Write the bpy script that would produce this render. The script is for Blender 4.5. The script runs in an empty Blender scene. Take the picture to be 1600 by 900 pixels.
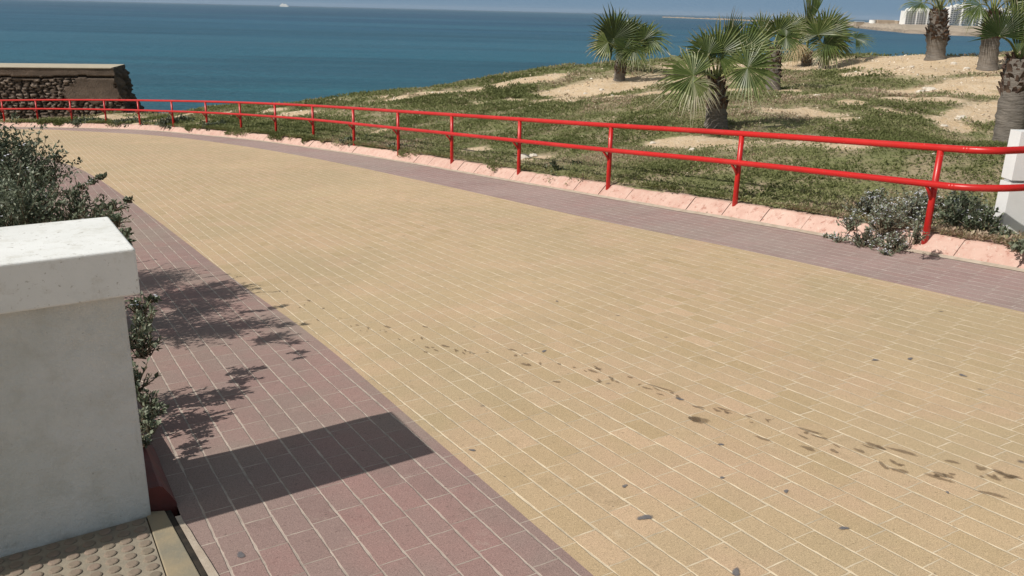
import bpy, math, random
import numpy as np
from mathutils import Vector, Matrix, noise as mnoise
R=math.radians
rng=np.random.default_rng(7); random.seed(7)
scn=bpy.context.scene; col=scn.collection

# ------------------------------------------------------------------ camera
FPX,PITCH,ROLL=1327.95,0.315053,0.02421
cp,sp=math.cos(PITCH),math.sin(PITCH)
Fv=np.array([0,cp,-sp]); R0=np.array([1.,0,0]); U0=np.array([0,sp,cp])
c_,s_=math.cos(ROLL),math.sin(ROLL)
Rv=c_*R0+s_*U0; Uv=-s_*R0+c_*U0
cam_d=bpy.data.cameras.new('camera'); cam=bpy.data.objects.new('camera',cam_d); col.objects.link(cam)
M=Matrix(((Rv[0],Uv[0],-Fv[0],0),(Rv[1],Uv[1],-Fv[1],0),(Rv[2],Uv[2],-Fv[2],0),(0,0,0,1)))
cam.matrix_world=M
cam_d.sensor_width=36; cam_d.lens=36*FPX/1600; cam_d.clip_start=.05; cam_d.clip_end=200000
scn.camera=cam
# measured pavement plane (ramp falling away to the left and ahead); camera is 1.55 m above it
H0,GX,GY=1.54984,0.044559,-0.061586
def pz(x,y): return -H0+GX*x+GY*y
def ray(px,py): return Fv+Rv*(px-800)/FPX-Uv*(py-450)/FPX
def G(px,py):
    d=ray(px,py); return d*(-H0/(d[2]-GX*d[0]-GY*d[1]))
def at(px,py,Y):
    d=ray(px,py); return d*(Y/d[1])
A3=np.array([-0.50996145,0.85687793,-0.07549528]); B3=np.array([-0.85904903,-0.51184874,-0.00675531])

# ------------------------------------------------------------------ object helpers
def tag(o,label=None,cat=None,group=None,kind=None):
    if label: o['label']=label
    if cat: o['category']=cat
    if group: o['group']=group
    if kind: o['kind']=kind
    return o
def empty(name,loc):
    o=bpy.data.objects.new(name,None); col.objects.link(o); o.location=loc; o.empty_display_size=.1; return o
def np_mesh(name,V,F,mats,parent=None,smooth=False,mi=None,attrs=None,uv=None):
    """V (n,3); F list of arrays (m,k) or list of lists"""
    V=np.asarray(V,dtype=np.float64).reshape(-1,3)
    me=bpy.data.meshes.new(name)
    if parent is not None: V=V-np.array(parent.location)[None,:]
    if isinstance(F,np.ndarray):
        n,k=F.shape
        me.vertices.add(len(V)); me.vertices.foreach_set('co',V.astype(np.float32).ravel())
        me.loops.add(n*k); me.loops.foreach_set('vertex_index',F.astype(np.int32).ravel())
        me.polygons.add(n); me.polygons.foreach_set('loop_start',np.arange(0,n*k,k,dtype=np.int32))
    else:
        me.from_pydata(V.tolist(),[],[list(map(int,f)) for f in F])
    if not isinstance(mats,(list,tuple)): mats=[mats]
    for m in mats: me.materials.append(m)
    if mi is not None: me.polygons.foreach_set('material_index',np.asarray(mi,dtype=np.int32))
    if attrs:
        for an,(dom,vals) in attrs.items():
            a=me.attributes.new(an,'FLOAT',dom); a.data.foreach_set('value',np.asarray(vals,dtype=np.float32))
    if uv is not None:
        l=me.uv_layers.new(name='UVMap'); idx=np.zeros(len(me.loops),dtype=np.int32); me.loops.foreach_get('vertex_index',idx)
        l.data.foreach_set('uv',np.asarray(uv,dtype=np.float32)[idx].ravel())
    me.polygons.foreach_set('use_smooth',np.full(len(me.polygons),smooth))
    me.update(calc_edges=True); me.validate()
    o=bpy.data.objects.new(name,me); col.objects.link(o)
    if parent is not None:
        o.parent=parent
    return o
class MB:
    def __init__(s): s.v=[]; s.f=[]; s.m=[]
    def add(s,vs,fs,m=0):
        b=len(s.v); s.v+= [tuple(map(float,p)) for p in vs]; s.f+=[[b+i for i in f] for f in fs]; s.m+=[m]*len(fs)
    def box(s,o,a,b,c,m=0):
        o,a,b,c=[np.array(t,float) for t in (o,a,b,c)]
        P=[o,o+a,o+a+b,o+b,o+c,o+a+c,o+a+b+c,o+b+c]
        s.add(P,[(3,2,1,0),(4,5,6,7),(0,1,5,4),(1,2,6,5),(2,3,7,6),(3,0,4,7)],m)
    def tube(s,pts,r,n=12,m=0,cap=True):
        pts=[np.array(p,float) for p in pts]; k=len(pts)
        rs=r if hasattr(r,'__len__') else [r]*k
        vs=[];ref=np.array([0,0,1.])
        for i in range(k):
            t=pts[min(i+1,k-1)]-pts[max(i-1,0)]; t/=np.linalg.norm(t)+1e-9
            rf=ref if abs(t[2])<.9 else np.array([1.,0,0])
            a=np.cross(rf,t); a/=np.linalg.norm(a); b=np.cross(t,a)
            for j in range(n):
                w=2*math.pi*j/n; vs.append(pts[i]+rs[i]*(math.cos(w)*a+math.sin(w)*b))
        fs=[(i*n+j,i*n+(j+1)%n,(i+1)*n+(j+1)%n,(i+1)*n+j) for i in range(k-1) for j in range(n)]
        if cap: fs+= [tuple(range(n-1,-1,-1)),tuple((k-1)*n+j for j in range(n))]
        s.add(vs,fs,m)
    def build(s,name,mats,parent=None,smooth=False,bevel=0):
        o=np_mesh(name,s.v,s.f,mats,parent,smooth,mi=s.m)
        if bevel:
            b=o.modifiers.new('b','BEVEL'); b.width=bevel; b.segments=3; b.limit_method='ANGLE'; b.angle_limit=R(40)
        return o
def spline(pts,n=8):
    P=[np.array(p,float) for p in pts]; P=[2*P[0]-P[1]]+P+[2*P[-1]-P[-2]]; out=[]
    for i in range(1,len(P)-2):
        p0,p1,p2,p3=P[i-1:i+3]
        for k in range(n):
            t=k/n; out.append(.5*((2*p1)+(-p0+p2)*t+(2*p0-5*p1+4*p2-p3)*t*t+(-p0+3*p1-3*p2+p3)*t**3))
    out.append(P[-2]); return np.array(out)
def resample(P,step=None,n=None):
    P=np.asarray(P,float); d=np.r_[0,np.cumsum(np.linalg.norm(np.diff(P,axis=0),axis=1))]
    if n is None: n=max(2,int(round(d[-1]/step))+1)
    t=np.linspace(0,d[-1],n); return np.stack([np.interp(t,d,P[:,i]) for i in range(P.shape[1])],1)

# ------------------------------------------------------------------ material helper
class NT:
    def __init__(s,name,rough=.8,spec=.3):
        s.m=bpy.data.materials.new(name); s.m.use_nodes=True; s.t=s.m.node_tree
        s.b=s.t.nodes['Principled BSDF']; s.b.inputs['Roughness'].default_value=rough
        s.b.inputs['Specular IOR Level'].default_value=spec
    def n(s,typ,ins=None,**kw):
        nd=s.t.nodes.new(typ)
        for k,v in kw.items(): setattr(nd,k,v)
        for k,v in (ins or {}).items(): s.l(v,nd.inputs[k])
        return nd
    def l(s,v,inp):
        if isinstance(v,bpy.types.NodeSocket): s.t.links.new(v,inp)
        elif isinstance(v,bpy.types.Node): s.t.links.new(v.outputs[0],inp)
        else:
            if isinstance(v,(tuple,list)) and len(v)==3 and len(inp.default_value)==4: v=(*v,1)
            inp.default_value=v
    def math(s,op,a,b=0.,c=0.): 
        return s.n('ShaderNodeMath',{0:a,1:b,2:c},operation=op).outputs[0]
    def noise(s,vec,scale,detail=3,rough=.55,dim='3D',dist=0.):
        nd=s.n('ShaderNodeTexNoise',{'Scale':scale,'Detail':detail,'Roughness':rough,'Distortion':dist},noise_dimensions=dim)
        if vec is not None: s.l(vec,nd.inputs['Vector'])
        return nd.outputs['Fac']
    def ramp(s,fac,stops,interp='LINEAR'):
        nd=s.n('ShaderNodeValToRGB',{0:fac}); r=nd.color_ramp; r.interpolation=interp
        while len(r.elements)<len(stops): r.elements.new(.5)
        for e,(p,c) in zip(r.elements,stops): e.position=p; e.color=(*c,1) if len(c)==3 else c
        return nd.outputs[0]
    def mix(s,f,a,b,bt='MIX'):
        nd=s.n('ShaderNodeMix',data_type='RGBA',blend_type=bt)
        s.l(f,nd.inputs[0]); s.l(a,nd.inputs[6]); s.l(b,nd.inputs[7]); return nd.outputs[2]
    def mr(s,v,a,b,c=0.,d=1.,clamp=True): 
        return s.n('ShaderNodeMapRange',{0:v,1:a,2:b,3:c,4:d},clamp=clamp).outputs[0]
    def bump(s,h,strength=.3,dist=.01,nrm=None):
        nd=s.n('ShaderNodeBump',{'Strength':strength,'Distance':dist,'Height':h}); 
        if nrm is not None: s.l(nrm,nd.inputs['Normal'])
        s.t.links.new(nd.outputs[0],s.b.inputs['Normal']); return nd.outputs[0]
    def col(s,c): s.l(c,s.b.inputs['Base Color'])
    def obj(s): return s.n('ShaderNodeTexCoord').outputs['Object']
    def geo(s): return s.n('ShaderNodeNewGeometry').outputs['Position']
    def uv(s): return s.n('ShaderNodeTexCoord').outputs['UV']
    def attr(s,n): return s.n('ShaderNodeAttribute',attribute_name=n).outputs['Fac']

def brick_mat(name,cols,mortar,grime):
    t=NT(name,.85,.25)
    uv=t.uv(); sx=t.n('ShaderNodeSeparateXYZ',{0:uv}); u,v=sx.outputs[0],sx.outputs[1]
    pos=t.geo()
    w1=t.math('MULTIPLY',t.math('SUBTRACT',t.noise(pos,3.,2),.5),.07)
    w2=t.math('MULTIPLY',t.math('SUBTRACT',t.noise(pos,28.,2),.5),.045)
    v2=t.math('ADD',v,t.math('ADD',w1,w2))
    row=t.math('FLOOR',v2)
    jit=t.n('ShaderNodeTexWhiteNoise',{'W':row},noise_dimensions='1D').outputs['Value']
    off=t.math('ADD',t.math('MULTIPLY_ADD',row,.18,.84),t.math('MULTIPLY',jit,.09))
    u2=t.math('ADD',t.math('SUBTRACT',u,off),t.math('MULTIPLY',w2,.6))
    cell=t.math('FLOOR',u2)
    fu=t.math('SUBTRACT',u2,cell); fv=t.math('SUBTRACT',v2,row)
    du=t.math('MULTIPLY',t.math('MINIMUM',fu,t.math('SUBTRACT',1.,fu)),2.0)
    dv=t.math('MINIMUM',fv,t.math('SUBTRACT',1.,fv))
    comb=t.n('ShaderNodeCombineXYZ',{0:cell,1:row,2:0.})
    wn=t.n('ShaderNodeTexWhiteNoise',{'Vector':comb},noise_dimensions='3D')
    # joint widths vary along the joints; cross joints are tighter
    jw=t.mr(t.noise(pos,9.,3),.32,.68,.012,.050)
    gapv=t.mr(t.math('SUBTRACT',dv,jw),-.006,.014)
    gapu=t.mr(t.math('SUBTRACT',du,t.math('MULTIPLY',jw,.62)),-.006,.014)
    d=t.math('MINIMUM',gapv,gapu)           # 1 on brick, 0 in joint
    fine=t.noise(pos,260.,2,.7); mid=t.noise(pos,22.,4,.6); big=t.noise(pos,.55,4,.6); big2=t.noise(pos,1.9,3)
    base=t.ramp(wn.outputs['Value'],cols)
    base=t.mix(t.mr(mid,.35,.7,.1,.5),base,cols[1][1])
    base=t.mix(t.mr(big,.40,.62,0,.7),base,grime[0])
    base=t.mix(t.mr(big2,.50,.68,0,.5),base,grime[1]); dust=t.noise(pos,.33,5,.65); base=t.mix(t.mr(dust,.45,.62,0,.35),base,[min(1,c*1.25) for c in cols[1][1]]); base=t.mix(t.mr(t.noise(pos,4.5,5,.75),.58,.72,0,.35),base,[c*.62 for c in cols[0][1]])
    sp=t.mr(fine,.25,.75,.60,1.38); base=t.mix(1.,base,t.n('ShaderNodeCombineXYZ',{0:sp,1:sp,2:sp}).outputs[0],'MULTIPLY')
    pit=t.mr(t.noise(pos,95.,2,.5),.66,.74,0,.55); base=t.mix(pit,base,[c*.45 for c in cols[0][1]])
    mort=t.mix(t.mr(t.noise(pos,13.,3),.35,.7),mortar,[c*.62 for c in mortar])
    # in places joints are washed out and dark, in others sand covers the brick edge
    dk=t.mr(t.noise(pos,3.3,4,.65),.58,.7); mort=t.mix(t.math('MULTIPLY',dk,.6),mort,[c*.38 for c in mortar])
    spill=t.mr(t.math('ADD',t.noise(pos,7.,4,.7),t.math('MULTIPLY',d,-.12)),.5,.62,0,.28)
    c=t.mix(d,mort,base); c=t.mix(spill,c,mortar)
    spots=t.n('ShaderNodeTexVoronoi',{'Vector':pos,'Scale':2.6,'Randomness':1.},feature='F1')
    s1=t.mr(spots.outputs['Distance'],.016,.05,.7,0); c=t.mix(s1,c,(.055,.05,.06))
    spots2=t.n('ShaderNodeTexVoronoi',{'Vector':pos,'Scale':11.,'Randomness':1.},feature='F1')
    s2=t.mr(spots2.outputs['Distance'],.03,.07,.5,0); c=t.mix(s2,c,(.1,.085,.07))
    t.col(c)
    h=t.math('ADD',t.math('MULTIPLY',d,.6),t.math('ADD',t.math('MULTIPLY',fine,.12),t.math('MULTIPLY',wn.outputs['Value'],.25)))
    t.bump(h,.55,.006)
    return t.m
yc=[(0,(.43,.32,.185)),(.35,(.505,.375,.235)),(.7,(.465,.345,.22)),(1,(.56,.40,.265))]
M_yel=brick_mat('yellow_brick',yc,(.74,.62,.45),[(.43,.34,.21),(.53,.365,.25)])
mc=[(0,(.25,.165,.15)),(.35,(.295,.21,.19)),(.7,(.275,.19,.172)),(1,(.325,.195,.178))]
M_mar=brick_mat('maroon_brick',mc,(.50,.42,.36),[(.30,.245,.205),(.35,.21,.19)])
mc2=[(0,(.28,.185,.17)),(.35,(.33,.235,.22)),(.7,(.31,.21,.195)),(1,(.35,.225,.205))]
M_mar2=brick_mat('maroon_brick_dusty',mc2,(.56,.48,.43),[(.34,.285,.25),(.39,.28,.26)])

def simple(name,c1,c2,scale=6.,rough=.8,spec=.3,bump=.3,bscale=60.,bd=.004,det=4):
    t=NT(name,rough,spec); p=t.geo()
    t.col(t.mix(t.mr(t.noise(p,scale,det,.6),.35,.68),c1,c2))
    if bump: t.bump(t.noise(p,bscale,4,.65),bump,bd)
    return t.m
# render / plaster of the white wall
def wall_mat():
    t=NT('white_render',.8,.25); p=t.geo()
    c=t.mix(t.mr(t.noise(p,2.2,5,.6),.35,.7),(.68,.69,.68),(.55,.565,.54))
    c=t.mix(t.mr(t.noise(p,9.,5,.7),.48,.68,0,.4),c,(.46,.455,.41)); c=t.mix(t.mr(t.noise(p,3.2,6,.75),.5,.6,0,.35),c,(.72,.72,.69)); c=t.mix(t.mr(t.noise(t.n('ShaderNodeMapping',{'Vector':p,'Scale':(14,14,1.2)}).outputs[0],1.,4,.7),.6,.75,0,.4),c,(.33,.32,.27))
    c=t.mix(t.mr(t.noise(p,75.,3,.6),.68,.76,0,.5),c,(.25,.24,.22))
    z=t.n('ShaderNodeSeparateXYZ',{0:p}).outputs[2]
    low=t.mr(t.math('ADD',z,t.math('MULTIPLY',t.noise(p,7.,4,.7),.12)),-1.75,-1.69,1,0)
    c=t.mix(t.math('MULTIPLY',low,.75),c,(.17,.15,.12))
    t.col(c); t.bump(t.math('ADD',t.noise(p,110.,4,.7),t.math('MULTIPLY',t.noise(p,16.,4,.6),2.6)),.75,.006); return t.m
M_wall=wall_mat()
def cap_mat():
    t=NT('white_cap',.75,.3); p=t.geo()
    c=t.mix(t.mr(t.noise(p,3.,5,.6),.35,.7),(.80,.81,.80),(.69,.70,.68))
    c=t.mix(t.mr(t.noise(p,60.,3,.6),.66,.74,0,.6),c,(.30,.28,.24))
    c=t.mix(t.mr(t.noise(p,14.,5,.75),.52,.68,0,.4),c,(.50,.48,.41)); c=t.mix(t.mr(t.noise(p,38.,4,.7),.62,.68,0,.6),c,(.34,.32,.28))
    t.col(c); t.bump(t.math('ADD',t.noise(p,120.,4,.7),t.math('MULTIPLY',t.noise(p,14.,3),.9)),.4,.003); return t.m
M_cap=cap_mat()
def red_mat():
    t=NT('red_paint',.36,.45); p=t.geo()
    c=t.mix(t.mr(t.noise(p,3.,4,.6),.3,.7),(.54,.012,.010),(.44,.014,.012))
    c=t.mix(t.mr(t.noise(p,30.,4,.7),.62,.70,0,.7),c,(.22,.05,.03)); c=t.mix(t.mr(t.noise(p,1.3,5,.7),.5,.7,0,.4),c,(.60,.06,.045)); c=t.mix(t.mr(t.noise(p,55.,3,.7),.70,.74,0,.8),c,(.62,.50,.44))
    t.col(c); t.bump(t.noise(p,45.,4,.7),.12,.003); t.b.inputs['Coat Weight'].default_value=.05; return t.m
M_red=red_mat()
def kerb_mat():
    t=NT('pink_kerb_paint',.85,.25); p=t.geo()
    c=t.mix(t.mr(t.noise(p,2.,4,.6),.3,.7),(.58,.41,.345),(.53,.355,.295))
    c=t.mix(t.mr(t.noise(p,.5,3),.45,.65,0,.5),c,(.66,.48,.41))
    c=t.mix(t.mr(t.noise(p,7.,5,.7),.45,.65,0,.5),c,(.47,.27,.22)); c=t.mix(t.mr(t.noise(p,16.,5,.75),.56,.64,0,.8),c,(.36,.18,.14))
    c=t.mix(t.mr(t.noise(p,26.,5,.75),.58,.66,0,.75),c,(.60,.54,.46))
    t.col(c); t.bump(t.noise(p,50.,4,.7),.5,.008); return t.m
M_kerb=kerb_mat()
M_kerbd=simple('dark_red_kerb',(.15,.04,.035),(.10,.045,.04),8.,.6,.3,.4)
def soil_mat():
    t=NT('ground_soil',.95,.1); p=t.geo(); s=t.attr('sand')
    n1=t.noise(p,2.3,5,.65); n2=t.noise(p,14.,5,.7); n3=t.noise(p,38.,4,.75)
    sandc=t.mix(t.mr(n1,.35,.65),(.66,.52,.365),(.57,.42,.26))
    sandc=t.mix(t.mr(n2,.48,.66,0,.7),sandc,(.72,.62,.49))
    sandc=t.mix(t.mr(n3,.55,.66,0,.7),sandc,(.28,.20,.14))
    dry=t.mix(t.mr(n2,.35,.65),(.30,.25,.16),(.40,.33,.22))
    grn=t.mix(t.mr(n3,.35,.65),(.14,.16,.065),(.26,.26,.125))
    veg=t.mix(t.mr(t.noise(p,1.6,4,.6),.42,.6),grn,dry)
    f=t.mr(t.math('ADD',s,t.math('MULTIPLY',t.math('SUBTRACT',n2,.5),.7)),.4,.62)
    t.col(t.mix(f,veg,sandc)); t.bump(t.math('ADD',n2,t.math('MULTIPLY',n3,.4)),.8,.05); return t.m
M_soil=soil_mat()
def leaf_mat(name,stops,rough=.6,trans=.15,spec=.3):
    t=NT(name,rough,spec); a=t.attr('tone')
    c=t.ramp(a,stops); t.col(c)
    tr=t.n('ShaderNodeBsdfTranslucent',{'Color':c}); mx=t.n('ShaderNodeMixShader',{0:trans,1:t.b.outputs[0],2:tr.outputs[0]})
    t.t.links.new(mx.outputs[0],t.t.nodes['Material Output'].inputs[0]); return t.m
M_cover=leaf_mat('ground_cover_leaf',[(0,(.14,.16,.06)),(.3,(.22,.24,.10)),(.5,(.30,.31,.15)),(.66,(.36,.33,.20)),(.82,(.44,.32,.24)),(1,(.62,.54,.40))],.7,.38,.15)
M_bush=leaf_mat('shrub_leaf',[(0,(.07,.09,.05)),(.4,(.15,.175,.115)),(.8,(.27,.295,.22)),(1,(.40,.42,.34))],.55,.12)
M_flower=simple('pale_flower',(.62,.64,.74),(.72,.72,.74),30.,.7,.2,0)
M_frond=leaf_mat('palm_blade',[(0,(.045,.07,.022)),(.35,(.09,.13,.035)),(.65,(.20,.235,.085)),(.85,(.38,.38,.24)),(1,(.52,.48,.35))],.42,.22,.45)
M_frondd=leaf_mat('palm_blade_dry',[(0,(.26,.19,.10)),(1,(.45,.36,.22))],.7,.1)
M_pet=simple('palm_stalk',(.20,.25,.08),(.27,.25,.10),9.,.5,.35,.1)
def trunk_mat():
    t=NT('palm_trunk',.95,.1); p=t.geo(); 
    s=t.n('ShaderNodeMapping',{'Vector':p,'Scale':(6,6,38)})
    c=t.mix(t.mr(t.noise(s.outputs[0],1.,4,.7),.35,.65),(.20,.18,.16),(.11,.097,.085))
    c=t.mix(t.mr(t.noise(p,3.,3),.4,.7,0,.5),c,(.27,.235,.20))
    t.col(c); t.bump(t.noise(s.outputs[0],1.,4,.7),.8,.03); return t.m
M_trunk=trunk_mat()
M_boot=simple('palm_leaf_base',(.055,.035,.028),(.17,.115,.085),12.,.85,.2,.5,60.,.006)
M_stem=simple('shrub_stem',(.13,.10,.07),(.2,.16,.11),20.,.8,.2,.2)

# ------------------------------------------------------------------ pavement
bL_px=[(927,897),(841,822),(752,750),(666,675),(615,632),(550,575),(494,520),(440,490),(400,462),(352,427),(317,399),(260,355),(207,316),(160,283),(125,263),(82,249),(50,241)]
bR_px=[(1600,487),(1537,474),(1447,453),(1320,425),(1197,397),(1050,367),(955,349),(885,334),(797,313),(675,286),(550,259),(485,246),(400,231),(300,217),(225,210),(75,202)]
kR_px=[(1600,422),(1450,397),(1282,367),(1200,350),(1050,327),(940,307),(800,283),(650,256),(550,240),(400,219),(240,204),(165,201),(60,199)]
def line(px): return np.array([G(*p)[:2] for p in px])
def extend(P,d0,d1,L0,L1):
    return np.vstack([P[0]+np.array(d0)*L0,P,P[-1]+np.array(d1)*L1])
def smooth(P,it=2):
    P=resample(P,step=.35)
    for _ in range(it*4): P[1:-1]=.25*P[:-2]+.5*P[1:-1]+.25*P[2:]
    return P
boundL=smooth(extend(line(bL_px),(.49,-.87),(-.82,.57),8,12))
boundR=smooth(extend(line(bR_px),(.50,-.86),(-.93,.36),14,14))
kerbR=smooth(extend(line(kR_px),(.50,-.86),(-.95,.31),14,14))
def offset(P,d):
    T=np.gradient(P,axis=0); T/=np.linalg.norm(T,axis=1)[:,None]; Nn=np.stack([-T[:,1],T[:,0]],1); return P+Nn*d
kerbL=smooth(np.vstack([[1.9,-7.],[.0,.45],[-.62,1.66],[-.98,2.30],[-1.20,2.70],[-1.52,3.31],offset(boundL,1.12)[boundL[:,1].searchsorted(4.2) if False else np.argmax(boundL[:,1]>4.0):]]),1)
def on_plane(P2,dz=0.): return np.column_stack([P2,pz(P2[:,0],P2[:,1])+dz])
Nst=160
cols_=[resample(kerbL,n=Nst),resample(boundL,n=Nst),resample(boundR,n=Nst),resample(kerbR,n=Nst)]
V=[];F=[];mi=[];sub=[2,6,2]
band=[]
for b in range(3):
    for k in range(sub[b]):
        band.append(((1-k/sub[b])*cols_[b]+k/sub[b]*cols_[b+1],b))
band.append((cols_[3],2))
for P2,_ in band: V.append(on_plane(P2))
V=np.vstack(V)
for i in range(len(band)-1):
    for j in range(Nst-1):
        F.append((i*Nst+j,(i+1)*Nst+j,(i+1)*Nst+j+1,i*Nst+j+1)); mi.append({0:1,1:0,2:2}[band[i][1]])
# stains: irregular flat marks soaked into the surface, laid 3 mm up as part of the pavement
M_stain=simple('oil_stain',(.20,.135,.08),(.27,.19,.115),25.,.6,.4,.2)
M_gum=simple('gum_spot',(.13,.125,.14),(.2,.19,.19),40.,.7,.3,.1)
def soak(m,k):
    nt_=m.node_tree; o=nt_.nodes['Material Output']; b_=nt_.nodes['Principled BSDF']; a_=nt_.nodes.new('ShaderNodeAttribute'); a_.attribute_name='soak'
    tx=nt_.nodes.new('ShaderNodeTexNoise'); tx.inputs['Scale'].default_value=70; tx.inputs['Detail'].default_value=5; g_=nt_.nodes.new('ShaderNodeNewGeometry'); nt_.links.new(g_.outputs['Position'],tx.inputs['Vector'])
    ad=nt_.nodes.new('ShaderNodeMath'); ad.operation='MULTIPLY_ADD'; nt_.links.new(tx.outputs[0],ad.inputs[0]); ad.inputs[1].default_value=1.1; nt_.links.new(a_.outputs['Fac'],ad.inputs[2])
    mp=nt_.nodes.new('ShaderNodeMapRange'); nt_.links.new(ad.outputs[0],mp.inputs[0]); mp.inputs[1].default_value=.75; mp.inputs[2].default_value=1.35; mp.inputs[4].default_value=k
    tr=nt_.nodes.new('ShaderNodeBsdfTransparent'); mx=nt_.nodes.new('ShaderNodeMixShader'); nt_.links.new(mp.outputs[0],mx.inputs[0]); nt_.links.new(tr.outputs[0],mx.inputs[1]); nt_.links.new(b_.outputs[0],mx.inputs[2]); nt_.links.new(mx.outputs[0],o.inputs[0])
soak(M_stain,.52); soak(M_gum,.85)
nV=len(V); Vs=[];Fs=[];ms=[];av=[]
def stain(px,py,a,b,rot,m):
    c=G(px,py); n=14; base=nV+len(Vs); ph=random.random()*9
    rr_=[1+.22*math.sin(2*2*math.pi*k/n+ph)+.13*math.sin(3*2*math.pi*k/n+2*ph)+random.uniform(-.08,.08) for k in range(n)]
    for q,al in ((0,1.),(.7,.9),(1.35,0.)):
        for k in range(n if q else 1):
            w=2*math.pi*k/n; r=rr_[k]*q; x,y=a*r*math.cos(w),b*r*math.sin(w); x,y=x*math.cos(rot)-y*math.sin(rot),x*math.sin(rot)+y*math.cos(rot)
            Vs.append((c[0]+x,c[1]+y,pz(c[0]+x,c[1]+y)+.003)); av.append(al)
    for k in range(n):
        k2=(k+1)%n; Fs.append((base,base+1+k,base+1+k2)); Fs.append((base+1+k,base+1+n+k,base+1+n+k2,base+1+k2)); ms.extend([m,m])
rs=random.Random(4)
trail=[(378,428),(430,452),(480,478),(520,500),(560,512),(610,520),(640,530),(690,545),(740,548),(800,555),(850,565),(915,577),(960,592),(1010,605),(1050,616),(1110,640),(1190,655),(1260,680),(1330,700),(1390,725),(1460,742),(1560,742)]
for i,(x,y) in enumerate(trail):
    sc=.016+.012*(y-420)/300
    for k in range(rs.choice([3,4,6])):
        stain(x+rs.uniform(-28,28),y+rs.uniform(-4,6)+0,sc*rs.uniform(.25,1.1),sc*rs.uniform(.18,.5),rs.uniform(1.6,2.5),3)
for x,y,a,b,r0 in [(1093,657,.05,.025,2.6),(1085,655,.03,.02,2.4),(1192,686,.028,.012,2.3),(1265,674,.045,.013,2.3),(1262,701,.035,.013,2.4),(1365,697,.035,.016,2.2),(1410,706,.055,.014,2.3),(1405,736,.03,.016,2.4),(1465,747,.045,.013,2.4),(1487,722,.03,.01,2.4),(1532,732,.024,.014,2.3),(1573,743,.05,.012,2.4),(1550,773,.045,.012,2.4),(1375,699,.02,.012,2),(870,597,.02,.012,2.3),(820,570,.028,.012,2.4),(800,547,.03,.01,2.4),(1030,606,.07,.009,2.35),(925,580,.03,.012,2.3),(1130,640,.03,.01,2.4),(664,511,.02,.01,2.4),(605,511,.03,.012,2.4),(695,541,.028,.014,2.4),(482,470,.03,.01,2.3)]:
    stain(x,y,a,b,r0,3)
for x,y,a in [(1062,624,.019),(850,549,.017),(1008,809,.024),(1318,826,.016),(1126,695,.012),(1367,563,.018),(1422,561,.018),(1504,587,.018),(1150,895,.02),(870,471,.012),(738,704,.013),(1228,768,.012),(376,868,.018),(976,760,.012),(1480,770,.008),(1128,747,.01)]:
    stain(x,y,a,a*.7,rs.uniform(0,3),4)
V=np.vstack([V,np.array(Vs)]); F+=Fs; mi+=ms; av=[0.]*nV+av
UV=np.column_stack([V@A3/.2055,-(V@B3)/.1035+.02])
tag(np_mesh('promenade_pavement',V,F,[M_yel,M_mar,M_mar2,M_stain,M_gum],mi=mi,uv=UV,attrs={'soak':('POINT',av)}),kind='structure')

# ------------------------------------------------------------------ terrain
kr=resample(kerbR,step=.5)
ctrl=[]; 
for p in kr[::2]: ctrl.append((*p,pz(*p)+.15)); 
crest=[(-700,196,38),(-400,190,38),(-200,183,37),(0,180,36.5),(120,179,35.5),(240,177.5,33),(330,174,31),(400,171,30),(500,163,29.5),(600,155,29),(700,144.5,29),(760,137,29),(800,129.5,29),(840,122,29),(880,115.5,29.5),(960,110,30),(1060,105,30),(1200,100,30.5),(1300,95,30),(1350,92,28),(1400,87.5,27),(1450,88.5,26.5),(1520,93,26),(1600,95,26),(1700,97,26),(1900,104,26),(2300,120,26),(2900,150,24)]
for c in crest:
    p=at(*c); ctrl.append(tuple(p)); n=p[:2]/np.linalg.norm(p[:2])
    for d,dz in ((2.,-1.),(6,-3.6),(14,-7.5),(26,-10.5)): ctrl.append((p[0]+n[0]*d,p[1]+n[1]*d,p[2]+dz if p[2]+dz>-11.5 else -11.5))
PALM={'A':(967,128,24),'B':(1119,203,13.5),'C':(1208,138,20),'D':(1260,103,27),'E':(1287,106,26),'F':(1462,91,24.5),'G':(1543,107,22),'H':(1572,240,12)}
inner=list(PALM.values())+[(1420,112,22),(1350,114,23),(1250,152,17),(1400,152,18),(1400,200,14),(1480,170,15.5),(900,182,17.5),(1000,162,18.5),(800,200,16.5),(700,182,20),(950,150,21.5),(1300,230,10.5),(1560,364,6.95),(1660,368,6.95),(1700,230,11),(1700,150,17),(100,186,31.5),(240,188,29.5)]
for c in inner: ctrl.append(tuple(at(*c)))
ctrl=np.array(ctrl); Wc=1.2
def kern(P,Q): 
    d2=((P[:,None,:]-Q[None,:,:])**2).sum(-1); return np.sqrt(d2+Wc*Wc)
Cx=ctrl[:,:2]; res_=ctrl[:,2]-pz(Cx[:,0],Cx[:,1])
Kc=kern(Cx,Cx)-1e-2*np.eye(len(Cx)); 
A_=np.block([[Kc,np.column_stack([np.ones(len(Cx)),Cx])],[np.vstack([np.ones(len(Cx)),Cx.T]),np.zeros((3,3))]])
sol=np.linalg.solve(A_,np.r_[res_,0,0,0])
def vnoise(x,y,s,seed=0):
    """value noise, vectorised"""
    x=x/s+seed*17.3; y=y/s+seed*9.1; xi=np.floor(x).astype(np.int64); yi=np.floor(y).astype(np.int64); fx=x-xi; fy=y-yi
    fx=fx*fx*(3-2*fx); fy=fy*fy*(3-2*fy)
    def h(a,b):
        n=(a*374761393+b*668265263+seed*974711)&0x7fffffff; n=((n^(n>>13))*1274126177)&0x7fffffff; return ((n^(n>>16))&0xffff)/65535.
    return (h(xi,yi)*(1-fx)+h(xi+1,yi)*fx)*(1-fy)+(h(xi,yi+1)*(1-fx)+h(xi+1,yi+1)*fx)*fy
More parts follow.
